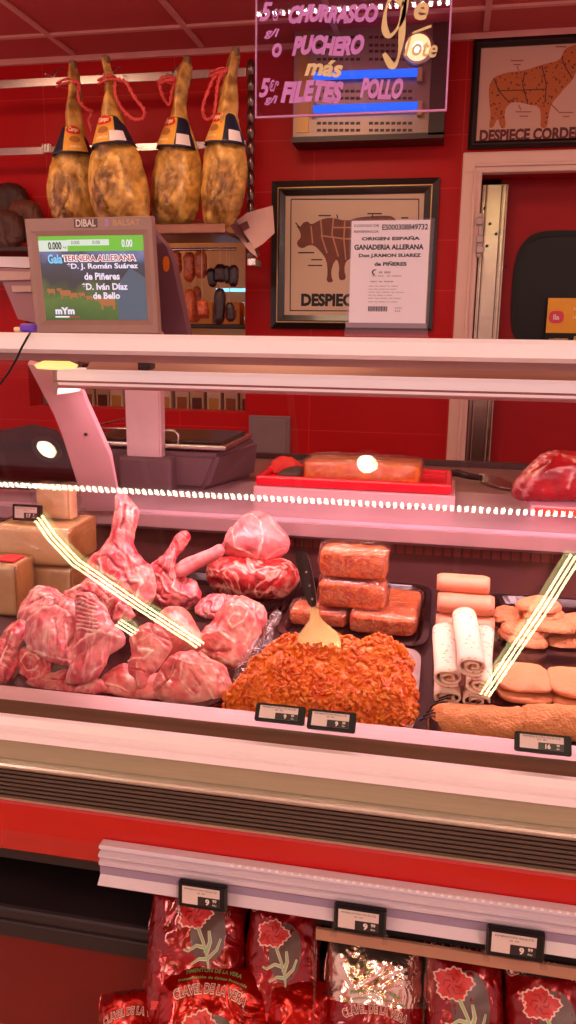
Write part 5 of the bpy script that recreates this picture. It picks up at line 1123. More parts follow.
# ================================================================ food on display
TZ = DZ+.004
cA = lambda p: mp(0, 470, 2.215, p); cB = lambda p: mp(180, 500, 2.215, p); cC = lambda p: mp(400, 560, 3.27, p); cD = lambda p: mp(0, 580, 3.84, p); cE = lambda p: mp(80, 480, 2.504, p); cF = lambda p: mp(90, 590, 3.03, p); cG = lambda p: mp(0, 470, 4.43, p)
def S(c, *st): return [(c(s[0]), *s[1:]) for s in st]
def tray(x0, x1, y0, y1, mat, label, zb=DZ, h=.016, wall=.004, rim=.008, name='food_tray'):
    mb = MB(); cx, cy = (x0+x1)/2, (y0+y1)/2; w, d = x1-x0, y1-y0
    def rr(ex, z): return [(cx+a, cy+b, z) for a, b in ring(40, w/2+ex, d/2+ex, 8)]
    L_ = [rr(-.008, zb+.0005), rr(0, zb+h), rr(rim, zb+h), rr(rim, zb+h-.002), rr(.0-.001+.002, zb+h-.003), rr(-.0062, zb+.0)]
    L_ = [rr(-.012, zb+.003), rr(-.003, zb+h), rr(rim, zb+h), rr(rim, zb+h-.0025), rr(.0, zb+h-.003), rr(-.008, zb+.0002)]
    V = [p for l in L_ for p in l]; n = 40
    mb.add(V, [[k*n+i, k*n+(i+1) % n, (k+1)*n+(i+1) % n, (k+1)*n+i] for k in range(5) for i in range(n)]+[list(range(n)), list(range(5*n, 6*n))[::-1]])
    return mb.build(name, mat, label=label, cat='tray')
# ---- trays
a = atZ(284, 601, DZ+.016); tray(-.60, a[0]-.0, .97, a[1], M_blacks, 'black plastic tray holding the pork cuts at the front')
a = atZ(420, 650, DZ+.016); b = atZ(300, 640, DZ+.016)
tray(-.262, a[0]-.004, .955, a[1]+.0, simple('foil_tray', (196, 184, 184), .3, metal=.6), 'pale metal tray holding the heap of orange mince')
tray(-.265, atZ(424, 640, DZ+.01)[0], a[1]+.02, 1.60, M_blacks, 'black tray under the stack of vacuum packs behind the mince')
r0 = atZ(436, 700, DZ+.01)[0]
tray(r0, .62, 1.075, 1.37, M_blacks, 'black plastic tray carrying the white rolls and the flat patties')
tray(r0-.0, .62, .955, 1.055, M_blacks, 'black plastic tray with ribbed edge under the breadcrumbed slab')
tray(r0+.095, .62, 1.39, 1.58, M_blacks, 'black tray under the breaded fillets at the back right')
tray(-.62, -.285, 1.36, 1.58, M_blacks, 'dark tray under the lamb legs and the pork loin at the rear')

# ---- lamb heap on the left
M_lamb = meat('lamb', (226, 84, 100), (178, 36, 54), (248, 206, 192), scale=34, marb=.3, marbw=.05, stretch=(1, 1, .6), pale=.42, pscale=15, bump=.4)
M_lamb2 = meat('lamb_membrane', (232, 112, 122), (192, 60, 78), (248, 214, 204), scale=26, marb=.35, marbw=.06, stretch=(1, .5, .5), pale=.45, pscale=13, bump=.35)
M_pork = meat('pork', (242, 130, 124), (214, 84, 86), (254, 214, 194), scale=24, marb=.25, marbw=.05, stretch=(.6, 1, 1), pale=.55, pscale=12, bump=.3)
M_neck = meat('pork_neck', (196, 52, 52), (160, 34, 40), (246, 184, 166), scale=17, marb=.85, marbw=.05)
M_loin = meat('pork_loin', (246, 148, 148), (236, 122, 128), (250, 204, 196), scale=10, marb=.12, marbw=.04)
ribs = [([(301+i*2.2-i*1.2, 66+i*17), (372+i*4.2-i*2, 96+i*15.5)], 4.6/3.84*1.0, .8, .003) for i in range(9)]
ribs = [(cD(s[0]), 1.9, 1., .0025) for s in ribs]+[(cD([(p[0]+1, p[1]+8) for p in s[0]]), 1.7, -1., -.0025) for s in ribs]
organic('lamb_cut', M_lamb, cD([(240, 62), (300, 20), (350, -6), (420, 6), (455, 60), (505, 100), (520, 150), (440, 170), (410, 120), (370, 80), (300, 80)]), crease=.004, pw=.5, zs=TZ+.05, tilt=62, T=0.0160, R=.03, seed=11, namp=.005, nsc=40, fatnoise=.6,
        strokes=S(cD, ([(270, 60), (340, 30), (420, 50)], 3, .9, .002), ([(430, 60), (470, 110), (440, 150)], 2.2, .9, .003), ([(380, 40), (430, 90)], 2.5, -.8, -.004), ([(330, 60), (400, 90), (440, 140)], 2, -.6, -.003)),
        label='ragged red lamb cut between the standing leg and the rib rack', cat='meat', group='lamb cuts in the left heap')
organic('lamb_cut', M_lamb2, cD([(66, 156), (80, 110), (100, 70), (140, 22), (200, 22), (250, 66), (310, 105), (300, 150), (200, 150), (120, 165)]), crease=.004, pw=.5, zs=TZ+.045, tilt=58, T=0.0152, R=.03, seed=12, namp=.003, fatnoise=.4,
        strokes=S(cD, ([(110, 80), (150, 40), (200, 35)], 3, .8, .002), ([(160, 70), (190, 90), (230, 80)], 3.2, .9, .002), ([(120, 110), (180, 85)], 2, -.6, -.002), ([(200, 50), (240, 90)], 2.4, -.4, -.002)),
        label='folded lamb flap highest at the left of the heap, against the cheese', cat='meat', group='lamb cuts in the left heap')
organic('lamb_cut', M_lamb, cD([(-90, 250), (0, 236), (45, 180), (90, 158), (108, 190), (70, 250), (66, 310), (44, 382), (-10, 396), (-90, 400)]), crease=.004, pw=.5, zs=TZ, tilt=60, T=0.0160, R=.03, seed=13, namp=.002, fatnoise=.2,
        strokes=S(cD, ([(56, 225), (30, 290), (0, 365)], 2.4, 1., .004), ([(38, 262), (62, 268)], 1.3, .8, .002), ([(28, 290), (58, 298)], 1.3, .8, .002), ([(18, 316), (52, 326)], 1.3, .8, .002), ([(8, 340), (46, 352)], 1.3, .8, .002), ([(40, 275), (60, 284)], 1.5, -.8, -.002), ([(30, 302), (54, 312)], 1.5, -.8, -.002), ([(20, 328), (48, 340)], 1.5, -.8, -.002), ([(84, 170), (50, 200), (0, 250)], 2, .6, .001), ([(40, 215), (-10, 300)], 1.6, -.5, -.002)),
        label='lamb rib piece with its backbone edge showing, leftmost in the front of the heap', cat='meat', group='lamb cuts in the left heap')
organic('lamb_cut', M_lamb, cD([(66, 300), (92, 262), (140, 258), (190, 300), (196, 350), (180, 392), (130, 400), (84, 388)]), crease=.004, pw=.5, zs=TZ, tilt=48, T=0.0152, R=.025, seed=14, namp=.002, fatnoise=.3,
        strokes=S(cD, ([(90, 320), (110, 295), (150, 300), (165, 330), (150, 360), (115, 360), (98, 335)], 2.2, .85, .001), ([(115, 325), (135, 320), (140, 345)], 2.4, -.9, -.003), ([(122, 348), (105, 330)], 1.8, -.8, -.002), ([(170, 300), (185, 340), (170, 380)], 2, .7, .0)),
        label='round cut end of lamb with a dark eye, low at the front', cat='meat', group='lamb cuts in the left heap')
organic('lamb_cut', M_lamb, cD([(80, 412), (130, 384), (190, 366), (250, 345), (310, 380), (380, 380), (440, 420), (400, 440), (200, 440)]), crease=.004, pw=.5, zs=TZ, tilt=66, T=0.0112, R=.02, seed=15, fatnoise=.6, namp=.003,
        strokes=S(cD, ([(120, 395), (200, 375), (260, 360)], 2, .6, .001), ([(200, 400), (300, 395)], 2, -.5, -.001)), label='thin strip of lamb lying flat along the glass under the rib rack', cat='meat', group='lamb cuts in the left heap')
organic('lamb_cut', M_lamb2, cD([(106, 160), (150, 118), (215, 98), (285, 130), (298, 220), (290, 325), (250, 330), (180, 302), (112, 258), (98, 205)]), crease=.004, pw=.5, zs=TZ+.03, tilt=50, T=0.0248, R=.045, seed=16, namp=.002, fatnoise=.35, lens=.2,
        strokes=S(cD, ([(95, 252), (150, 285), (215, 312), (275, 322)], 2.6, 1., .002), ([(120, 170), (170, 130), (230, 118), (275, 150)], 5, .85, .002), ([(160, 190), (150, 250)], 2.4, -.5, -.002), ([(190, 180), (185, 260)], 1.6, .5, .0), ([(225, 170), (235, 270)], 3, -.5, -.002), ([(260, 180), (270, 280)], 2, .5, .001), ([(130, 200), (125, 240)], 2, -.4, -.001)),
        label='broad rounded lamb breast with pale membrane in the middle of the left heap', cat='meat', group='lamb cuts in the left heap')
organic('lamb_cut', M_lamb2, cD([(298, 60), (345, 52), (392, 84), (416, 140), (440, 180), (474, 214), (480, 246), (444, 266), (414, 290), (402, 335), (372, 372), (320, 392), (250, 404), (262, 360), (288, 310), (292, 200), (290, 110)]), crease=.004, pw=.5, zs=TZ+.012, tilt=50, T=0.0176, R=.035, seed=17, namp=.002, fatnoise=.2,
        strokes=ribs+S(cD, ([(290, 268), (350, 232), (400, 215), (470, 232)], 4, .95, .002), ([(345, 60), (400, 120), (420, 190)], 3.2, .7, .002), ([(300, 290), (340, 270), (330, 320)], 5, -.3, -.002), ([(400, 290), (395, 335), (360, 365)], 2, .8, .001), ([(282, 330), (300, 370)], 2, .6, .001), ([(330, 280), (380, 262)], 3, -.4, -.001)),
        label='lamb rack with a row of pale rib bones, right side of the left heap', cat='meat', group='lamb cuts in the left heap')
# ---- standing leg, shank, bone
organic('leg_of_lamb', M_lamb, cE([(94, 48), (104, 36), (120, 44), (146, 76), (142, 108), (130, 140), (136, 168), (152, 198), (178, 218), (192, 252), (182, 292), (160, 326), (120, 322), (70, 300), (36, 280), (14, 232), (30, 192), (58, 178), (74, 140), (86, 110), (94, 80)]), crease=.004, pw=.5, zs=TZ+.03, tilt=30, T=0.0288, R=.04, res=110, seed=21, namp=.003, fatnoise=.35, back=.8,
        strokes=S(cE, ([(100, 45), (98, 100), (86, 150), (60, 190)], 3.2, .7, .001), ([(124, 70), (120, 110), (112, 130)], 3, -1., -.012), ([(140, 78), (130, 130)], 3, .8, .002), ([(60, 200), (70, 240), (110, 262), (160, 260)], 3.5, .8, .002), ([(100, 170), (130, 200), (140, 240)], 3.5, -.5, -.003), ([(150, 220), (165, 260), (150, 300)], 3.4, .9, .002), ([(40, 230), (60, 270)], 4, -.5, -.003), ([(90, 280), (140, 300)], 3, .7, .002), ([(120, 240), (135, 270)], 4, -.6, -.003)),
        label='raw lamb leg standing with its bare shank pointing up behind the left heap', cat='meat')
organic('lamb_shoulder', M_lamb, cE([(158, 240), (180, 214), (212, 202), (240, 208), (262, 240), (290, 262), (304, 290), (285, 320), (240, 328), (190, 322), (168, 285)]), caps=[(tuple([*cE([(262, 148)])[0], 6.2]), tuple([*cE([(252, 168)])[0], 4.4]), .012, .008), (tuple([*cE([(256, 160)])[0], 4.6]), tuple([*cE([(218, 216)])[0], 9]), .01, .012)], crease=.004, pw=.5, zs=TZ+.014, tilt=34, T=0.0232, R=.03, res=100, seed=22, namp=.003, fatnoise=.4, k=.01,
        strokes=S(cE, ([(170, 240), (210, 250), (230, 290)], 3, .8, .002), ([(200, 220), (240, 260)], 4, -.6, -.003), ([(250, 240), (240, 280), (280, 300)], 3, .8, .002), ([(190, 280), (220, 310)], 3, -.6, -.003)),
        label='lamb shoulder with a round shank knob pointing up, right of the standing leg', cat='meat')
organic('shank_bone', M_loin, cE([(240, 236), (246, 210), (280, 194), (330, 176), (352, 164), (360, 176), (350, 192), (302, 214), (264, 236), (250, 244)]), zs=TZ+.075, tilt=40, T=.014, R=.012, res=80, seed=23, namp=.001, back=1., strokes=S(cE, ([(250, 222), (300, 196), (345, 176)], 3, -.3, .001),), label='smooth pink lamb shank bone lying from the shoulder to the pork loin', cat='meat')
organic('pork_neck', M_neck, cE([(316, 228), (340, 202), (400, 194), (460, 206), (520, 200), (546, 232), (542, 256), (510, 292), (470, 298), (400, 294), (345, 284), (322, 262)]), zs=TZ+.016, tilt=38, T=.042, R=.035, pw=.6, crease=.002, res=100, seed=24, namp=.0025, back=.9,
        strokes=S(cE, ([(326, 236), (360, 250), (400, 232), (440, 252)], 2, .9, .001), ([(360, 250), (380, 285)], 1.8, .9, .001), ([(440, 252), (480, 236), (520, 250)], 1.8, .8, .001), ([(330, 270), (400, 290), (480, 292)], 3, .9, .001), ([(400, 232), (410, 205)], 1.6, .8, 0), ([(440, 252), (430, 285)], 1.6, .8, 0), ([(530, 220), (535, 250)], 3, -.3, 0)),
        label='marbled dark red pork neck joint lying under the pale loin', cat='meat')
organic('pork_loin', M_loin, cE([(354, 178), (364, 150), (386, 120), (405, 95), (440, 80), (472, 90), (504, 122), (526, 152), (522, 178), (495, 194), (456, 206), (420, 200), (385, 194)]), zs=TZ+.078, tilt=32, T=.042, R=.04, pw=.6, crease=.001, res=100, seed=25, namp=.002, back=.9,
        strokes=S(cE, ([(402, 104), (388, 140), (400, 180), (446, 202), (468, 170), (462, 120), (436, 94), (404, 104)], 2.0, .95, .0015), ([(360, 152), (372, 176), (360, 186)], 4.5, -.5, -.002), ([(384, 124), (372, 150)], 3, .9, .002), ([(480, 100), (515, 150)], 3, .5, .001), ([(420, 130), (440, 160)], 1.2, .5, 0), ([(470, 200), (520, 176)], 2, .6, 0)),
        label='pale pink boneless pork loin resting on top of the marbled neck', cat='meat')
# ---- pork tray
g = 'pork cuts in the front black tray'
organic('pork_cut', M_lamb2, cF([(312, 66), (345, 22), (400, 12), (446, 24), (440, 60), (390, 90), (340, 82)]), crease=.004, pw=.5, zs=TZ+.03, tilt=60, T=0.0112, R=.02, seed=31, fatnoise=.3, label='thin deep pink pork slice at the rear of the black tray, behind the marbled piece', cat='meat', group=g)
organic('pork_cut', M_pork, cF([(196, 108), (222, 68), (262, 58), (298, 68), (322, 112), (344, 150), (330, 190), (270, 205), (225, 210), (200, 165)]), crease=.0012, zs=TZ+.02, tilt=50, T=.036, R=.045, seed=32, namp=.0015, fatnoise=.1, strokes=S(cF, ([(215, 80), (260, 62), (300, 74)], 2.5, .6, .001), ([(240, 160), (300, 170)], 4, -.25, -.002)), label='smooth pale pork cut, rearmost in the middle of the black tray', cat='meat', group=g)
organic('pork_cut', M_pork, cF([(336, 132), (385, 84), (405, 46), (442, 18), (502, 30), (536, 58), (526, 110), (494, 172), (458, 228), (420, 244), (368, 232), (324, 204), (320, 168)]), crease=.004, pw=.5, zs=TZ+.012, tilt=52, T=0.0248, R=.04, seed=33, namp=.003, fatnoise=.3, lens=.15,
        strokes=S(cF, ([(430, 60), (445, 95), (425, 120), (440, 140), (470, 120), (485, 85), (465, 60), (440, 70)], 2, .95, .001), ([(340, 150), (400, 150), (440, 180)], 3.5, .9, .002), ([(400, 100), (380, 140)], 2.5, -.5, -.003), ([(500, 50), (505, 110), (470, 180)], 3, .7, .001), ([(330, 190), (380, 205), (430, 200)], 3, -.5, -.003), ([(380, 215), (420, 232)], 3, .8, .001), ([(430, 30), (480, 45)], 2.5, -.4, -.001)),
        label='large marbled pork piece at the right edge of the black tray beside the mince', cat='meat', group=g)
organic('pork_cut', M_pork, cF([(30, 268), (85, 234), (122, 226), (165, 262), (220, 250), (236, 300), (205, 335), (110, 324), (44, 306)]), crease=.004, pw=.5, zs=TZ+.0, tilt=64, T=0.0120, R=.03, seed=34, fatnoise=.1, namp=.0015, strokes=S(cF, ([(60, 262), (110, 250), (160, 290)], 3, -.35, -.001), ([(40, 290), (120, 315)], 2, .6, .001)), label='flat pink pork slice lying lowest along the glass, leftmost in the black tray', cat='meat', group=g)
organic('pork_cut', M_pork, cF([(212, 244), (250, 198), (300, 186), (352, 204), (402, 232), (430, 282), (416, 322), (392, 352), (300, 352), (200, 332), (186, 290)]), crease=.004, pw=.5, zs=TZ+.0, tilt=52, T=0.0232, R=.04, seed=35, fatnoise=.35, namp=.0025, lens=.15,
        strokes=S(cF, ([(250, 215), (290, 240), (280, 290), (320, 330)], 2.2, .95, .001), ([(290, 240), (340, 250), (380, 300)], 2.2, .9, .001), ([(260, 270), (245, 310)], 5, .8, .002), ([(340, 220), (390, 250), (415, 300)], 3, .6, .001), ([(310, 260), (340, 310)], 3, -.5, -.002), ([(220, 250), (240, 290)], 3, -.5, -.002), ([(360, 310), (380, 340)], 2, .7, .001)),
        label='largest marbled pork piece, front and centre of the black tray', cat='meat', group=g)
organic('pork_cut', M_pork, cF([(116, 148), (150, 113), (196, 106), (238, 140), (248, 182), (222, 215), (205, 246), (178, 262), (160, 300), (144, 300), (138, 270), (116, 250), (118, 222), (134, 190)]), crease=.004, pw=.5, zs=TZ+.028, tilt=50, T=0.0200, R=.03, seed=36, fatnoise=.15, namp=.002,
        strokes=S(cF, ([(150, 130), (200, 150), (235, 175)], 4, -.35, -.001), ([(136, 160), (160, 200), (200, 205), (170, 230), (125, 225)], 4, .95, .003), ([(150, 240), (150, 295)], 3, .9, .001), ([(160, 215), (130, 250), (170, 262)], 2, -.6, -.004)),
        label='folded pork piece with a hanging lobe of fat, at the left of the black tray', cat='meat', group=g)

# ---- cheeses
M_ch1 = simple('cheese', (252, 212, 146), .4, var=.1, scale=26, sss=.25, bump=.3, bscale=30); M_ch2 = simple('cheese_top', (252, 204, 144), .4, var=.05, scale=10, sss=.2); M_rind = simple('cheese_rind', (196, 140, 72), .45, var=.08, scale=14)
def cheese(x0, x1, px_y_bottom, zb, y, ztop, d, rz, label, mat=M_ch1, mat2=M_rind):
    a = atY(x0, px_y_bottom, y); b = atY(x1, px_y_bottom, y)
    w = b[0]-a[0]; r = empty('cheese_block', ((a[0]+b[0])/2, y+d/2, zb), label, 'cheese', 'wrapped cheeses at the left of the display')
    mb = MB(); mb.box(((a[0]+b[0])/2, y+d/2, (zb+ztop)/2), (w, d, ztop-zb), .010, 4, rz=math.radians(rz)); mb.build('paste', mat, r)
    mb = MB(); c, s = math.cos(math.radians(rz)), math.sin(math.radians(rz)); ox = w/2
    mb.box(((a[0]+b[0])/2+c*ox, y+d/2+s*ox, (zb+ztop)/2), (.006, d*.97, (ztop-zb)*.96), .0025, rz=math.radians(rz)); mb.build('rind', mat2, r)
    block_film((((a[0]+b[0])/2), y+d/2, zb), (w+.008, d+.006, ztop-zb), rz, r); return r
def block_film(c, s, rz, root):
    n1, n2 = 24, 64; V = []
    for i in range(n1+1):
        ph = -math.pi/2+math.pi*i/n1
        for k in range(n2):
            th = 2*math.pi*k/n2; p = 2/9.
            sp = lambda v: math.copysign(abs(v)**p, v)
            V.append(((s[0]/2+.004)*sp(math.cos(ph))*sp(math.cos(th)), (s[1]/2+.004)*sp(math.cos(ph))*sp(math.sin(th)), (s[2]/2+.003)*sp(math.sin(ph))))
    V = np.array(V); V += (fbm(V, 40, 3)*.0025)[:, None]*V/np.linalg.norm(V, axis=1, keepdims=True); V[:, 2] += s[2]/2; V[:, 2] = np.maximum(V[:, 2], .0004)
    r = math.radians(rz); R_ = np.array([[math.cos(r), -math.sin(r), 0], [math.sin(r), math.cos(r), 0], [0, 0, 1]]); V = V@R_.T+np.array(c)
    mb = MB(); mb.add(V, [[i*n2+k, i*n2+(k+1) % n2, (i+1)*n2+(k+1) % n2, (i+1)*n2+k] for i in range(n1) for k in range(n2)], smooth=True); mb.build('film', M_cfilm, root)
yc = 1.36
z1 = XY(40, 567, yc)[1]; z2 = XY(40, 527, yc)[1]; z3 = XY(54, 486, yc+.05)[1]
cheese(14, 70, 610, DZ, yc, z1-.001, .12, 3, 'lower wrapped cheese block under the large one at the left')
cheese(-6, 68, 570, z1+.003, yc-.005, z2, .13, 3, 'large wrapped yellow cheese block with a price tag on top')
cheese(36, 70, 525, z2+.004, yc+.05, z3, .03, 0, 'tall thin slab of pale cheese standing on the large block', M_ch2, M_ch2)
rc = cheese(-30, 15, 610, DZ, 1.27, XY(5, 565, 1.27)[1], .07, 4, 'small wrapped cheese with a red label at the far left edge')
mb = MB(); a = atY(4, 563, 1.28); mb.box((a[0], 1.30, XY(5, 565, 1.27)[1]+.004), (.04, .04, .005), .002); mb.build('red_label', simple('label_red', (214, 40, 56), .4), rc)
fr = Frame(atY(14.5, 521, yc+.02), 6); fr.o[2] = z2+.006
W = fr.px(43, 522)[0]; H = fr.px(14, 503.5)[1]; tag('t', 'black electronic price label reading 17, standing on the large cheese block', fr, W, H, ('17', '0'))

# ---- vacuum packs of orange mince
M_pk = M_minc
M_pk = meat('packed_mince', (240, 112, 34), (200, 66, 14), (252, 186, 110), scale=80, marb=.5, marbw=.07, rough=.4, sss=.05, bump=.8); g = 'wrapped packs of orange mince'
def packw(x0, x1, py, y): return atY(x1, py, y)[0]-atY(x0, py, y)[0]
y3 = 1.345; zt3 = XY(320, 611, y3)[1]
block('mince_packet', (320, 630), DZ+.004, y3+.035, (packw(291, 347, 630, y3), .07, zt3-DZ-.008), 0, M_pk, 'wrapped orange mince block, lower left one under the two stacked packets', 'meat packet', g, seed=1)
y4 = 1.325; block('mince_packet', (386, 630), DZ+.004, y4+.09, (packw(351, 418, 640, y4), .18, XY(385, 617, y4)[1]-DZ-.006), -2, M_pk, 'long flat wrapped orange mince slab at the lower right of the packet stack', 'meat packet', g, seed=2)
zA = zt3+.006; hA = XY(350, 584, y3)[1]-zA-.003
block('mince_packet', (353, 600), zA, y3+.04, (packw(320, 387, 600, y3), .07, hA), 0, M_pk, 'wrapped orange mince block in the middle of the stack, under the top one', 'meat packet', g, seed=5)
zB = zA+hA+.008; hB = XY(350, 551, y3+.01)[1]-zB-.003
block('mince_packet', (355, 560), zB, y3+.045, (packw(322, 389, 560, y3+.01), .065, hB), -2, M_pk, 'topmost wrapped orange mince block of the stack', 'meat packet', g, seed=9)

# ---- heap of orange mince with its strands
mo = cB([(104, 470), (112, 438), (140, 400), (196, 344), (240, 318), (330, 322), (400, 326), (450, 322), (492, 340), (516, 378), (518, 505), (400, 512), (300, 500), (180, 480)])
hp = organic('orange_mince', M_minc, mo, zs=TZ+.001, tilt=66, T=.036, R=.05, res=120, namp=.0045, nsc=55, seed=41, lens=.12, back=.3, label='loose heap of orange marinated minced meat filling the metal tray', cat='minced meat')
hp['kind'] = 'stuff'
me = hp.data; n = len(me.vertices); co = np.zeros(n*3, np.float32); me.vertices.foreach_get('co', co); co = co.reshape(-1, 3); no = np.zeros(n*3, np.float32); me.vertices.foreach_get('normal', no); no = no.reshape(-1, 3)
bm = bmesh.new(); bm.from_mesh(me); lay = bm.verts.layers.float.get('fat')
cand = np.where((no[:, 2] > .15) | (no[:, 1] < -.3))[0]; mbs = MB()
for i in RNG.choice(cand, 1100):
    p = co[i].astype(float); nn = no[i].astype(float); t = RNG.normal(size=3); t -= nn*(t@nn); t /= np.linalg.norm(t)+1e-9; s = np.cross(nn, t); L_ = RNG.uniform(.004, .010); c = RNG.uniform(-1, 1)
    q = [p+t*L_*(k/4-.5)+s*c*.005*math.sin(k*1.2)+nn*(.0012+.0022*math.sin(k/4*math.pi)) for k in range(5)]
    mbs.tube(q, [.001, .002, .0025, .002, .001], 6)
tmp = bpy.data.meshes.new('t'); mbs.bm.to_mesh(tmp); mbs.bm.free(); bm.from_mesh(tmp); bm.to_mesh(me); bm.free(); bpy.data.meshes.remove(tmp); me.polygons.foreach_set('use_smooth', [True]*len(me.polygons))
# spatula stuck in it
sp_ = cB([(300, 268)])[0]; fh = ob_frames['orange_mince']; fr = Frame(fh.P(*fh.px(*cB([(305, 345)])[0]), .047), 22, 0, 0)
r = empty('spatula', fr.o, 'black handled steel spatula stuck upright in the orange mince', 'spatula')
P_ = [fr.px(*q) for q in cB([(270, 128), (280, 180), (292, 230)])]; mb = MB()
for (u, v), e in ((P_[0], 1), ):
    pass
hdl = [fr.px(*q) for q in cB([(256, 128), (258, 116), (268, 111), (280, 116), (286, 130), (296, 175), (306, 236), (285, 240), (268, 180)])]
mb.plate(fr, smooth_poly(hdl, 2), .009, -.0045); bmesh.ops.bevel(mb.bm, geom=[e for e in mb.bm.edges], offset=.0015, segments=2, affect='EDGES'); mb.build('handle', M_black, r)
mb = MB()
for q in ((281, 160), (288, 190), (294, 220)): a = fr.px(*cB([q])[0]); mb.tube([fr.P(*a, .0046), fr.P(*a, .0052)], .0018, 10)
mb.build('rivet', M_steel, r)
bl = [fr.px(*q) for q in cB([(286, 238), (306, 236), (311, 262), (330, 278), (354, 298), (357, 330), (352, 352), (262, 352), (257, 330), (262, 300), (276, 280), (290, 262)])]
mb = MB(); mb.plate(fr, smooth_poly(bl, 1), .0015, -.0008); mb.build('blade', simple('blade_steel', (196, 176, 120), .25, metal=.95, scale=14, var=.1), r)

# ---- right side: rolls
M_roll = simple('white_roll', (244, 220, 196), .5, sss=.15, bump=.2, bscale=60)
m, nt, N, L, b = newmat('flecked_roll'); tc = N.new('ShaderNodeTexCoord'); vo = N.new('ShaderNodeTexVoronoi'); vo.inputs['Scale'].default_value = 95; vo.inputs['Randomness'].default_value = 1; L.new(tc.outputs['Object'], vo.inputs['Vector'])
n2 = N.new('ShaderNodeTexNoise'); n2.inputs['Scale'].default_value = 45; L.new(tc.outputs['Object'], n2.inputs['Vector']); mt = N.new('ShaderNodeMath'); mt.operation = 'MULTIPLY'; L.new(n2.outputs['Fac'], mt.inputs[0]); mt.inputs[1].default_value = .44
gt = N.new('ShaderNodeMath'); gt.operation = 'LESS_THAN'; L.new(vo.outputs['Distance'], gt.inputs[0]); L.new(mt.outputs[0], gt.inputs[1])
mx = N.new('ShaderNodeMixRGB'); mx.inputs[1].default_value = lin((246, 222, 200)); mx.inputs[2].default_value = lin((120, 100, 60)); gm = N.new('ShaderNodeMath'); gm.operation = 'MULTIPLY'; gm.inputs[1].default_value = .6; L.new(gt.outputs[0], gm.inputs[0]); L.new(gm.outputs[0], mx.inputs[0]); L.new(mx.outputs[0], b.inputs['Base Color']); b.inputs['Roughness'].default_value = .5; b.inputs['Subsurface Weight'].default_value = .15; b.inputs['Subsurface Scale'].default_value = .01
M_fleck = m; M_fill = simple('roll_filling', (196, 120, 70), .5, var=.15, scale=80)
def roll(name, a, b, wpx, z, label, mat, grp, flat=.72, fill=True, T=.0032):
    """rolled sheet: a spiral section swept from a (front, pixels) to b (rear), resting at height z"""
    A = atZ(*a, z+.014); B = atZ(*b, z+.014); A[2] = z; B[2] = z
    r0 = wpx*np.linalg.norm(A-CC)/800/2; d = B-A; Ln = np.linalg.norm(d); d /= Ln; s = np.cross(d, [0, 0, 1.]); up = np.array([0, 0, 1.])
    n = 66; prof_ = []
    for k in range(n):
        t = k/(n-1); th = -2.2+t*4.4*math.pi; rr = r0*(.22+.78*t)
        prof_.append((rr*math.cos(th), rr*flat*math.sin(th)))
    mn = min(p[1] for p in prof_)
    V = []; m_ = 10; Q = []
    for side in (0, 1):
        for j in range(m_+1):
            f = j/m_; rs = 1+.03*math.sin(f*7+r0*900); c = A+d*Ln*f
            for k, (x, y_) in enumerate(prof_):
                ln = math.hypot(x, y_/flat)+1e-9; sc = (ln-side*T)/ln; e = .0016*math.sin(k*.5+j) if f in (0, 1) else 0
                V.append(c+s*x*sc*rs+up*((y_*sc)-mn+.0006)+d*e)
    n1 = (m_+1)*n; Fc = []
    for j in range(m_):
        for k in range(n-1):
            Fc.append([j*n+k, j*n+k+1, (j+1)*n+k+1, (j+1)*n+k]); Fc.append([n1+(j+1)*n+k, n1+(j+1)*n+k+1, n1+j*n+k+1, n1+j*n+k])
    for k in range(n-1): Fc += [[k, n1+k, n1+k+1, k+1], [m_*n+k, m_*n+k+1, n1+m_*n+k+1, n1+m_*n+k]]
    for j in range(m_): Fc += [[j*n, (j+1)*n, n1+(j+1)*n, n1+j*n], [j*n+n-1, n1+j*n+n-1, n1+(j+1)*n+n-1, (j+1)*n+n-1]]
    root = empty(name, (A+B)/2, label, 'roll', grp)
    mb = MB(); mb.add(V, Fc, smooth=True); mb.build('wrap', mat, root, recalc=False)
    if fill:
        mb = MB(); Cn = A+d*.003-[0, 0, mn]; mb.tube([Cn+d*Ln*q/6+up*0 for q in range(7)], r0*.16, 10); 
        for k in (0,): pass
        mb.build('filling', M_fill, root)
    return root, 2*r0*flat
g = 'flecked white rolls on the right tray'
P1 = cC([(162, 455), (152, 330)]); h0 = .0
r1, h1 = roll('filled_roll', *cC([(160, 448), (150, 250)]), 32, TZ, 'flecked white roll, lowest at the left of the rolls', M_fleck, g, flat=.5)
r2, _ = roll('filled_roll', *cC([(255, 460), (268, 250)]), 32, TZ, 'flecked white roll, lowest at the right beside the patties', M_fleck, g, flat=.5)
r3, _ = roll('filled_roll', *cC([(160, 388), (148, 226)]), 32, TZ+h1+.001, 'flecked white roll lying upper left on another roll', M_fleck, g, flat=.6)
r4, _ = roll('filled_roll', *cC([(262, 410), (276, 232)]), 30, TZ+h1+.001, 'flecked white roll lying upper right, half hidden by the topmost roll', M_fleck, g, flat=.6)
r5, _ = roll('filled_roll', *cC([(240, 352), (214, 178)]), 33, TZ+h1*2.25, 'topmost flecked white roll lying across the others', M_fleck, g, flat=.62)
M_ham2 = simple('rolled_ham', (228, 150, 118), .45, var=.06, scale=18, sss=.2, bump=.25, bscale=50)
g = 'plain pinkish rolls behind the flecked ones'
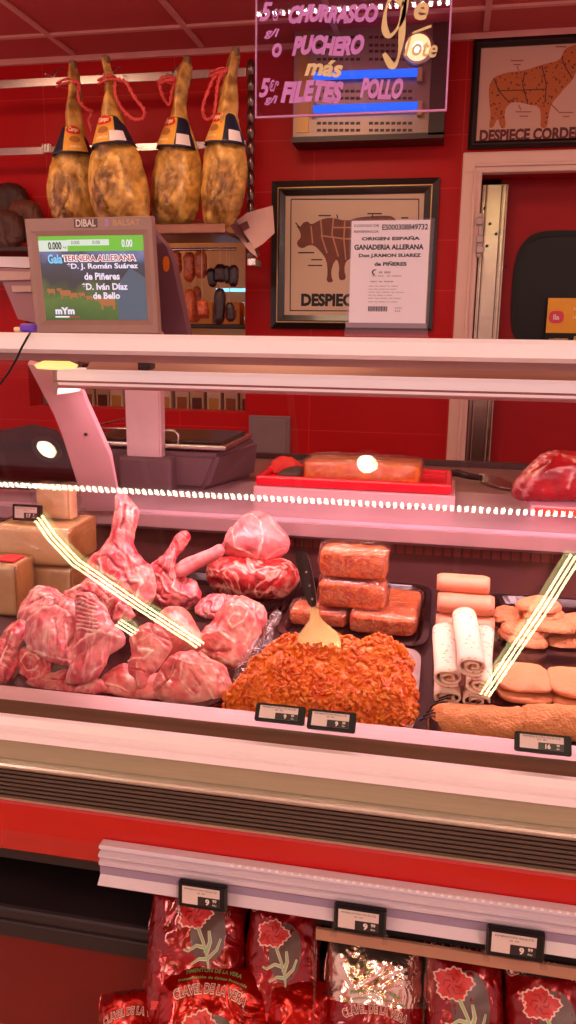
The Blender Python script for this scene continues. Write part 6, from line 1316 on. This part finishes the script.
def hroll(x0, x1, py, z, y, r, label):
    a = atY(*cC([(x0, py)])[0], y)[0]; b = atY(*cC([(x1, py)])[0], y)[0]
    V = [(a+(b-a)*k/12, y, z+r*.8) for k in range(13)]; root = empty('pink_roll', ((a+b)/2, y, z), label, 'roll', g)
    mb = MB(); mb.tube(V, [r*q for q in (.8, .97, 1, 1, .99, 1, 1, .98, 1, 1, 1, .96, .8)], 20); 
    for v in mb.bm.verts: v.co.z = z+(v.co.z-z-r*.8)*.8+r*.8
    mb.build('meat_roll', M_ham2, root); mb = MB(); mb.box(((a+b)/2, y-r*.9, z+r*.75), (b-a-.01, .002, .003), .0005); mb.build('seam', simple('seam_dark', (196, 110, 90), .5), root)
hroll(116, 308, 215, TZ, 1.36, .024, 'lowest pinkish roll, mostly hidden behind the flecked rolls'); hroll(120, 306, 170, TZ+.036, 1.37, .024, 'middle pinkish roll of the pile at the rear of the tray'); hroll(118, 290, 120, TZ+.07, 1.385, .021, 'topmost pinkish roll of the pile at the rear of the tray')
# ---- patties
M_patty = simple('chicken_patty', (212, 142, 96), .55, var=.06, scale=30, sss=.15, bump=.5, bscale=140)
def patty(px, z, w, d, rz, label, grp, mat=M_patty, h=.011, name='flat_patty', e=3.6, nz=.001, seed=0):
    c = atZ(*px, z+h); mb = MB(); n1, n2 = 14, 56; V = []
    for i in range(n1+1):
        ph = -math.pi/2+math.pi*i/n1
        for k in range(n2):
            th = 2*math.pi*k/n2; x, y_ = math.copysign(abs(math.cos(th))**(2/e), math.cos(th)), math.copysign(abs(math.sin(th))**(2/e), math.sin(th)); q = abs(math.cos(ph))**.35
            V.append((w/2*x*q, d/2*y_*q, h/2*math.sin(ph)+h/2))
    V = np.array(V); V[:, 2] += fbm(V, 45, seed)*nz*2*(V[:, 2] > h*.3); V[:, :2] *= (1+fbm(V, 25, seed+4)*.025)[:, None]
    r = math.radians(rz); R_ = np.array([[math.cos(r), -math.sin(r), 0], [math.sin(r), math.cos(r), 0], [0, 0, 1]]); V = V@R_.T+np.array([c[0], c[1], z])
    mb.add(V, [[i*n2+k, i*n2+(k+1) % n2, (i+1)*n2+(k+1) % n2, (i+1)*n2+k] for i in range(n1) for k in range(n2)]+[list(range(n2))[::-1], list(range(n1*n2, n1*n2+n2))], smooth=True)
    return mb.build(name, mat, label=label, cat='patty' if 'patty' in name else 'fillet', group=grp)
g = 'square pale patties in two stacks'
for i, (t_) in enumerate(('bottom patty of the left stack, beside the flecked rolls', 'middle patty of the left stack, beside the flecked rolls', 'top patty of the left stack, with a tiny white fleck')):
    patty(cC([(406, 420)])[0] if 0 else cC([(404+3*i, 405-0*i)])[0], TZ+.0005+i*.0135, .079, .098, -2+3*i, 'square pale '+t_, g, h=.0125, seed=i) if i < 2 else patty(cC([(402, 368)])[0], TZ+.0275, .078, .098, 2, 'square pale '+t_, g, h=.0125, seed=i)
for i, t_ in enumerate(('bottom patty of the right stack', 'middle patty of the right stack', 'top patty of the right stack at the picture edge')):
    patty(cC([(600, 425)])[0] if i < 2 else cC([(596, 388)])[0], TZ+.0005+i*.0135, .092, .105, 3*i-6, 'square pale '+t_, g, h=.0125, seed=i+5)
M_bread = simple('breaded', (206, 134, 92), .65, var=.12, scale=60, bump=.9, bscale=220); M_bread2 = simple('breaded_slab', (220, 150, 88), .6, var=.1, scale=70, bump=.9, bscale=260)
g = 'breaded fillets piled at the back right'
fl_ = [([(318, 230), (350, 262), (420, 290), (480, 288), (470, 262), (400, 246), (345, 232)], 0, 'bottom left breaded fillet of the pile'),
       ([(478, 262), (520, 244), (600, 240), (650, 262), (600, 288), (500, 288)], 0, 'bottom right breaded fillet of the pile'),
       ([(330, 214), (380, 204), (440, 214), (478, 240), (460, 260), (400, 256), (345, 240)], .012, 'breaded fillet second from the bottom, at the left'),
       ([(306, 170), (350, 158), (404, 172), (408, 200), (350, 206), (310, 200)], .024, 'small breaded fillet leftmost in the pile'),
       ([(408, 200), (450, 190), (520, 200), (566, 222), (560, 244), (480, 236), (430, 226)], .024, 'long breaded fillet in the middle of the pile'),
       ([(520, 190), (580, 180), (660, 200), (640, 240), (560, 226)], .026, 'breaded fillet at the picture edge in the pile'),
       ([(400, 172), (450, 158), (520, 168), (540, 188), (500, 200), (430, 196)], .036, 'breaded fillet just under the topmost one'),
       ([(378, 150), (400, 132), (460, 126), (510, 140), (524, 164), (490, 176), (410, 168)], .048, 'topmost breaded fillet of the pile')]
for i, (p, z, t_) in enumerate(fl_):
    organic('breaded_fillet', M_bread, cC(p), zs=TZ+.002+z, tilt=80, T=.010, R=.011, pw=.5, grow=2.2, res=60, namp=.0018, nsc=60, seed=50+i, label=t_, cat='fillet', group=g)
organic('breaded_slab', M_bread2, cC([(92, 580), (94, 520), (110, 486), (160, 480), (300, 492), (390, 496), (420, 486), (520, 484), (620, 492), (720, 500), (720, 600), (300, 600)]), zs=TZ, tilt=64, T=.024, R=.03, pw=.4, res=120, namp=.0016, nsc=60, seed=61, label='long breadcrumbed slab lying along the glass at the right front', cat='breaded meat', lens=.12, strokes=S(cC, ([(388, 492), (400, 530), (396, 580)], 3, -.0, -.003),))
# ribs of the black tray edge beside it
mb = MB(); p0 = atZ(*cC([(66, 500)])[0], DZ+.02)
for k in range(7):
    a = p0+np.array([.004*k, .012*k-.02, -.001]); mb.tube([a, a+np.array([.012, .006, .004]), a+np.array([.02, .016, .0])], .0012, 6)
mb.build('lace_garnish', M_blacks, label='black ribbed plastic edging strip at the left end of the breadcrumbed slab', cat='edging')
# loose transparent bag beside the pork tray
organic('clear_bag', M_film, cF([(425, 345), (430, 260), (470, 200), (520, 150), (550, 80), (575, 60), (560, 130), (530, 220), (480, 290), (450, 345)]), zs=DZ+.002, tilt=60, T=.016, R=.012, res=70, namp=.006, nsc=60, seed=71, label='crumpled clear plastic bag between the pork tray and the orange mince', cat='plastic bag')
# ================================================================ lamps in the customer area; added glow disc and fill panels
def mirror_hit(px, py, zc):
    d = ray(px, py); p0 = np.array([0, gy0, gz0]); s = ((p0-CC)@gn)/(d@gn); h = CC+d*s; r = d-2*(d@gn)*gn; return h+r*((zc-h[2])/r[2])
# slim lamp of LED dots hung over the aisle
ly, lz = .15, 2.2
la = mirror_hit(288, 499, lz); ly = float(la[1])
ls = empty('led_strip_lamp', (-.6, ly, lz), 'slim suspended aisle lamp with a row of bright dots, seen mirrored in the glass', 'lamp')
mb = MB(); mb.box((-.6, ly, lz+.012), (3.6, .03, .018), .003); mb.build('bar', M_alu, ls)
mb = MB(); x = -2.35
while x < 1.15: mb.box((x, ly, lz), (.0095, .014, .004), M=None); x += .0205
o = mb.build('diodes', emitmat('diode_glow', (255, 240, 206), 45.), ls); o['kind'] = 'stuff'
mb = MB()
for x in (-2.2, -.6, 1.0): mb.tube([(x, ly, lz+.02), (x, ly, CZ)], .002, 6)
mb.build('suspension', M_steel, ls)
# linear ceiling tubes
def tubes(pts, lb, sp=.024):
    r = empty('ceiling_tube_lamp', (*mirror_hit(*pts[0], CZ-.05)[:2], CZ-.05), lb, 'lamp', 'bent tube lamps on the aisle ceiling')
    P_ = [mirror_hit(*p, CZ-.04) for p in pts]; d = P_[-1]-P_[0]; d /= np.linalg.norm(d); s = np.array([-d[1], d[0], 0])
    mb = MB()
    for o in (-sp, 0, sp): mb.tube([p+s*o for p in P_], .0045, 10)
    mb.build('tube', emitmat('tube_glow', (246, 244, 170), 26.), r)
    mb = MB()
    for a, b in zip(P_[:-1], P_[1:]):
        n = np.array([s[0], s[1], 0])*.035; V = [a-n, b-n, b+n, a+n]; mb.add([v+[0, 0, .022] for v in V]+[v+[0, 0, .036] for v in V], [[3, 2, 1, 0], [4, 5, 6, 7]]+[[i, (i+1) % 4, 4+(i+1) % 4, 4+i] for i in range(4)])
    mb.build('tray', M_alu, r)
tubes([(38, 518), (52, 538), (75, 562), (135, 603), (200, 645)], 'bent run of three slim warm tubes on the ceiling, mirrored over the lamb heap')
tubes([(576, 556), (545, 606), (485, 695)], 'three slim warm tubes on the ceiling, mirrored over the patties', .018)
tubes([(118, 622), (135, 633)], 'short run of slim warm tubes, mirrored as a small dash left of the pork')
# round downlights
M_dl = emitmat('downlight_glow', (255, 226, 176), 60.)
for px, py, lb in ((45, 450, 'round ceiling downlight mirrored as a bright oval at the left of the glass'), (367, 465, 'round ceiling downlight mirrored on the orange block behind the glass')):
    p = mirror_hit(px, py, CZ-.02)
    r = empty('downlight', p, lb, 'lamp', 'round downlights over the aisle')
    mb = MB(); mb.lathe([(.001, 0), (.035, 0), (.037, .004), (.001, .006)], (p[0], p[1], CZ-.012), 28); mb.build('lens', M_dl, r)
    mb = MB(); mb.lathe([(.038, .0), (.055, -.004), (.058, .004), (.04, .011)], (p[0], p[1], CZ-.012), 28); mb.build('ring', M_white, r)
p = atY(418, 48, ty0-.02)
r = empty('sign_reflection_disc', p, 'round glowing disc added on the insect killer as a warm reflection in the sign', 'lamp')  # added glowing disc imitates a lamp reflection in the sign
M_y = Matrix.Translation(Vector(tuple(p))) @ Matrix.Rotation(math.pi/2, 4, 'X')
mb = MB(); mb.lathe([(.001, .012), (.045, .01), (.05, .0), (.001, -.002)], (0, 0, 0), 28, M=M_y); mb.build('lens', emitmat('sign_reflection_glow', (255, 214, 120), 1.6), r)
mb = MB(); mb.lathe([(.001, .016), (.018, .014), (.02, .008)], (.0, .0, 0), 20, M=M_y); mb.build('reflection_core', emitmat('reflection_core_glow', (255, 240, 210), 3.), r)
mb = MB(); mb.lathe([(.051, -.02), (.06, -.02), (.06, .006), (.051, .006)], (0, 0, 0), 28, M=M_y); mb.build('ring', M_alu, r)

def area(name, loc, size, power, color, rot=(0, 0, 0), spread=180):
    l = bpy.data.lights.new(name, 'AREA'); l.shape = 'RECTANGLE'; l.size, l.size_y = size; l.energy = power; l.color = color; l.spread = math.radians(spread)
    o = bpy.data.objects.new(name, l); COL.objects.link(o); o.location = loc; o.rotation_euler = rot; return o
for i, (x, y, pw) in enumerate(LIGHTS):  # unseen glowing panels added to fill the front and rear with light
    r = empty('added_fill_panel', (x, y, CZ-.02), 'square glowing fill panel added at the ceiling', 'lamp', 'added ceiling fill panels')
    MB().box((x, y, CZ-.008), (.5, .5, .012), .003).build('panel', emitmat('fill_panel_glow_%d' % i, (255, 212, 200) if y < 0 else (255, 208, 168), pw), r)
W = bpy.data.worlds.new('world'); SC.world = W; W.use_nodes = True; bg = W.node_tree.nodes['Background']; bg.inputs[0].default_value = (*lin(WORLD_C)[:3], 1); bg.inputs[1].default_value = WORLD_S
vs = SC.view_settings; vs.view_transform = 'Standard'; vs.look = 'None'; vs.exposure = EXPO; vs.gamma = 1; vs.use_curve_mapping = False
SC.cycles.transparent_max_bounces = 32; SC.cycles.max_bounces = 8; SC.cycles.glossy_bounces = 4; SC.cycles.diffuse_bounces = 3; SC.cycles.sample_clamp_indirect = 4.; SC.cycles.caustics_reflective = False; SC.cycles.caustics_refractive = False
try: SC.cycles.use_denoising = True
except Exception: pass
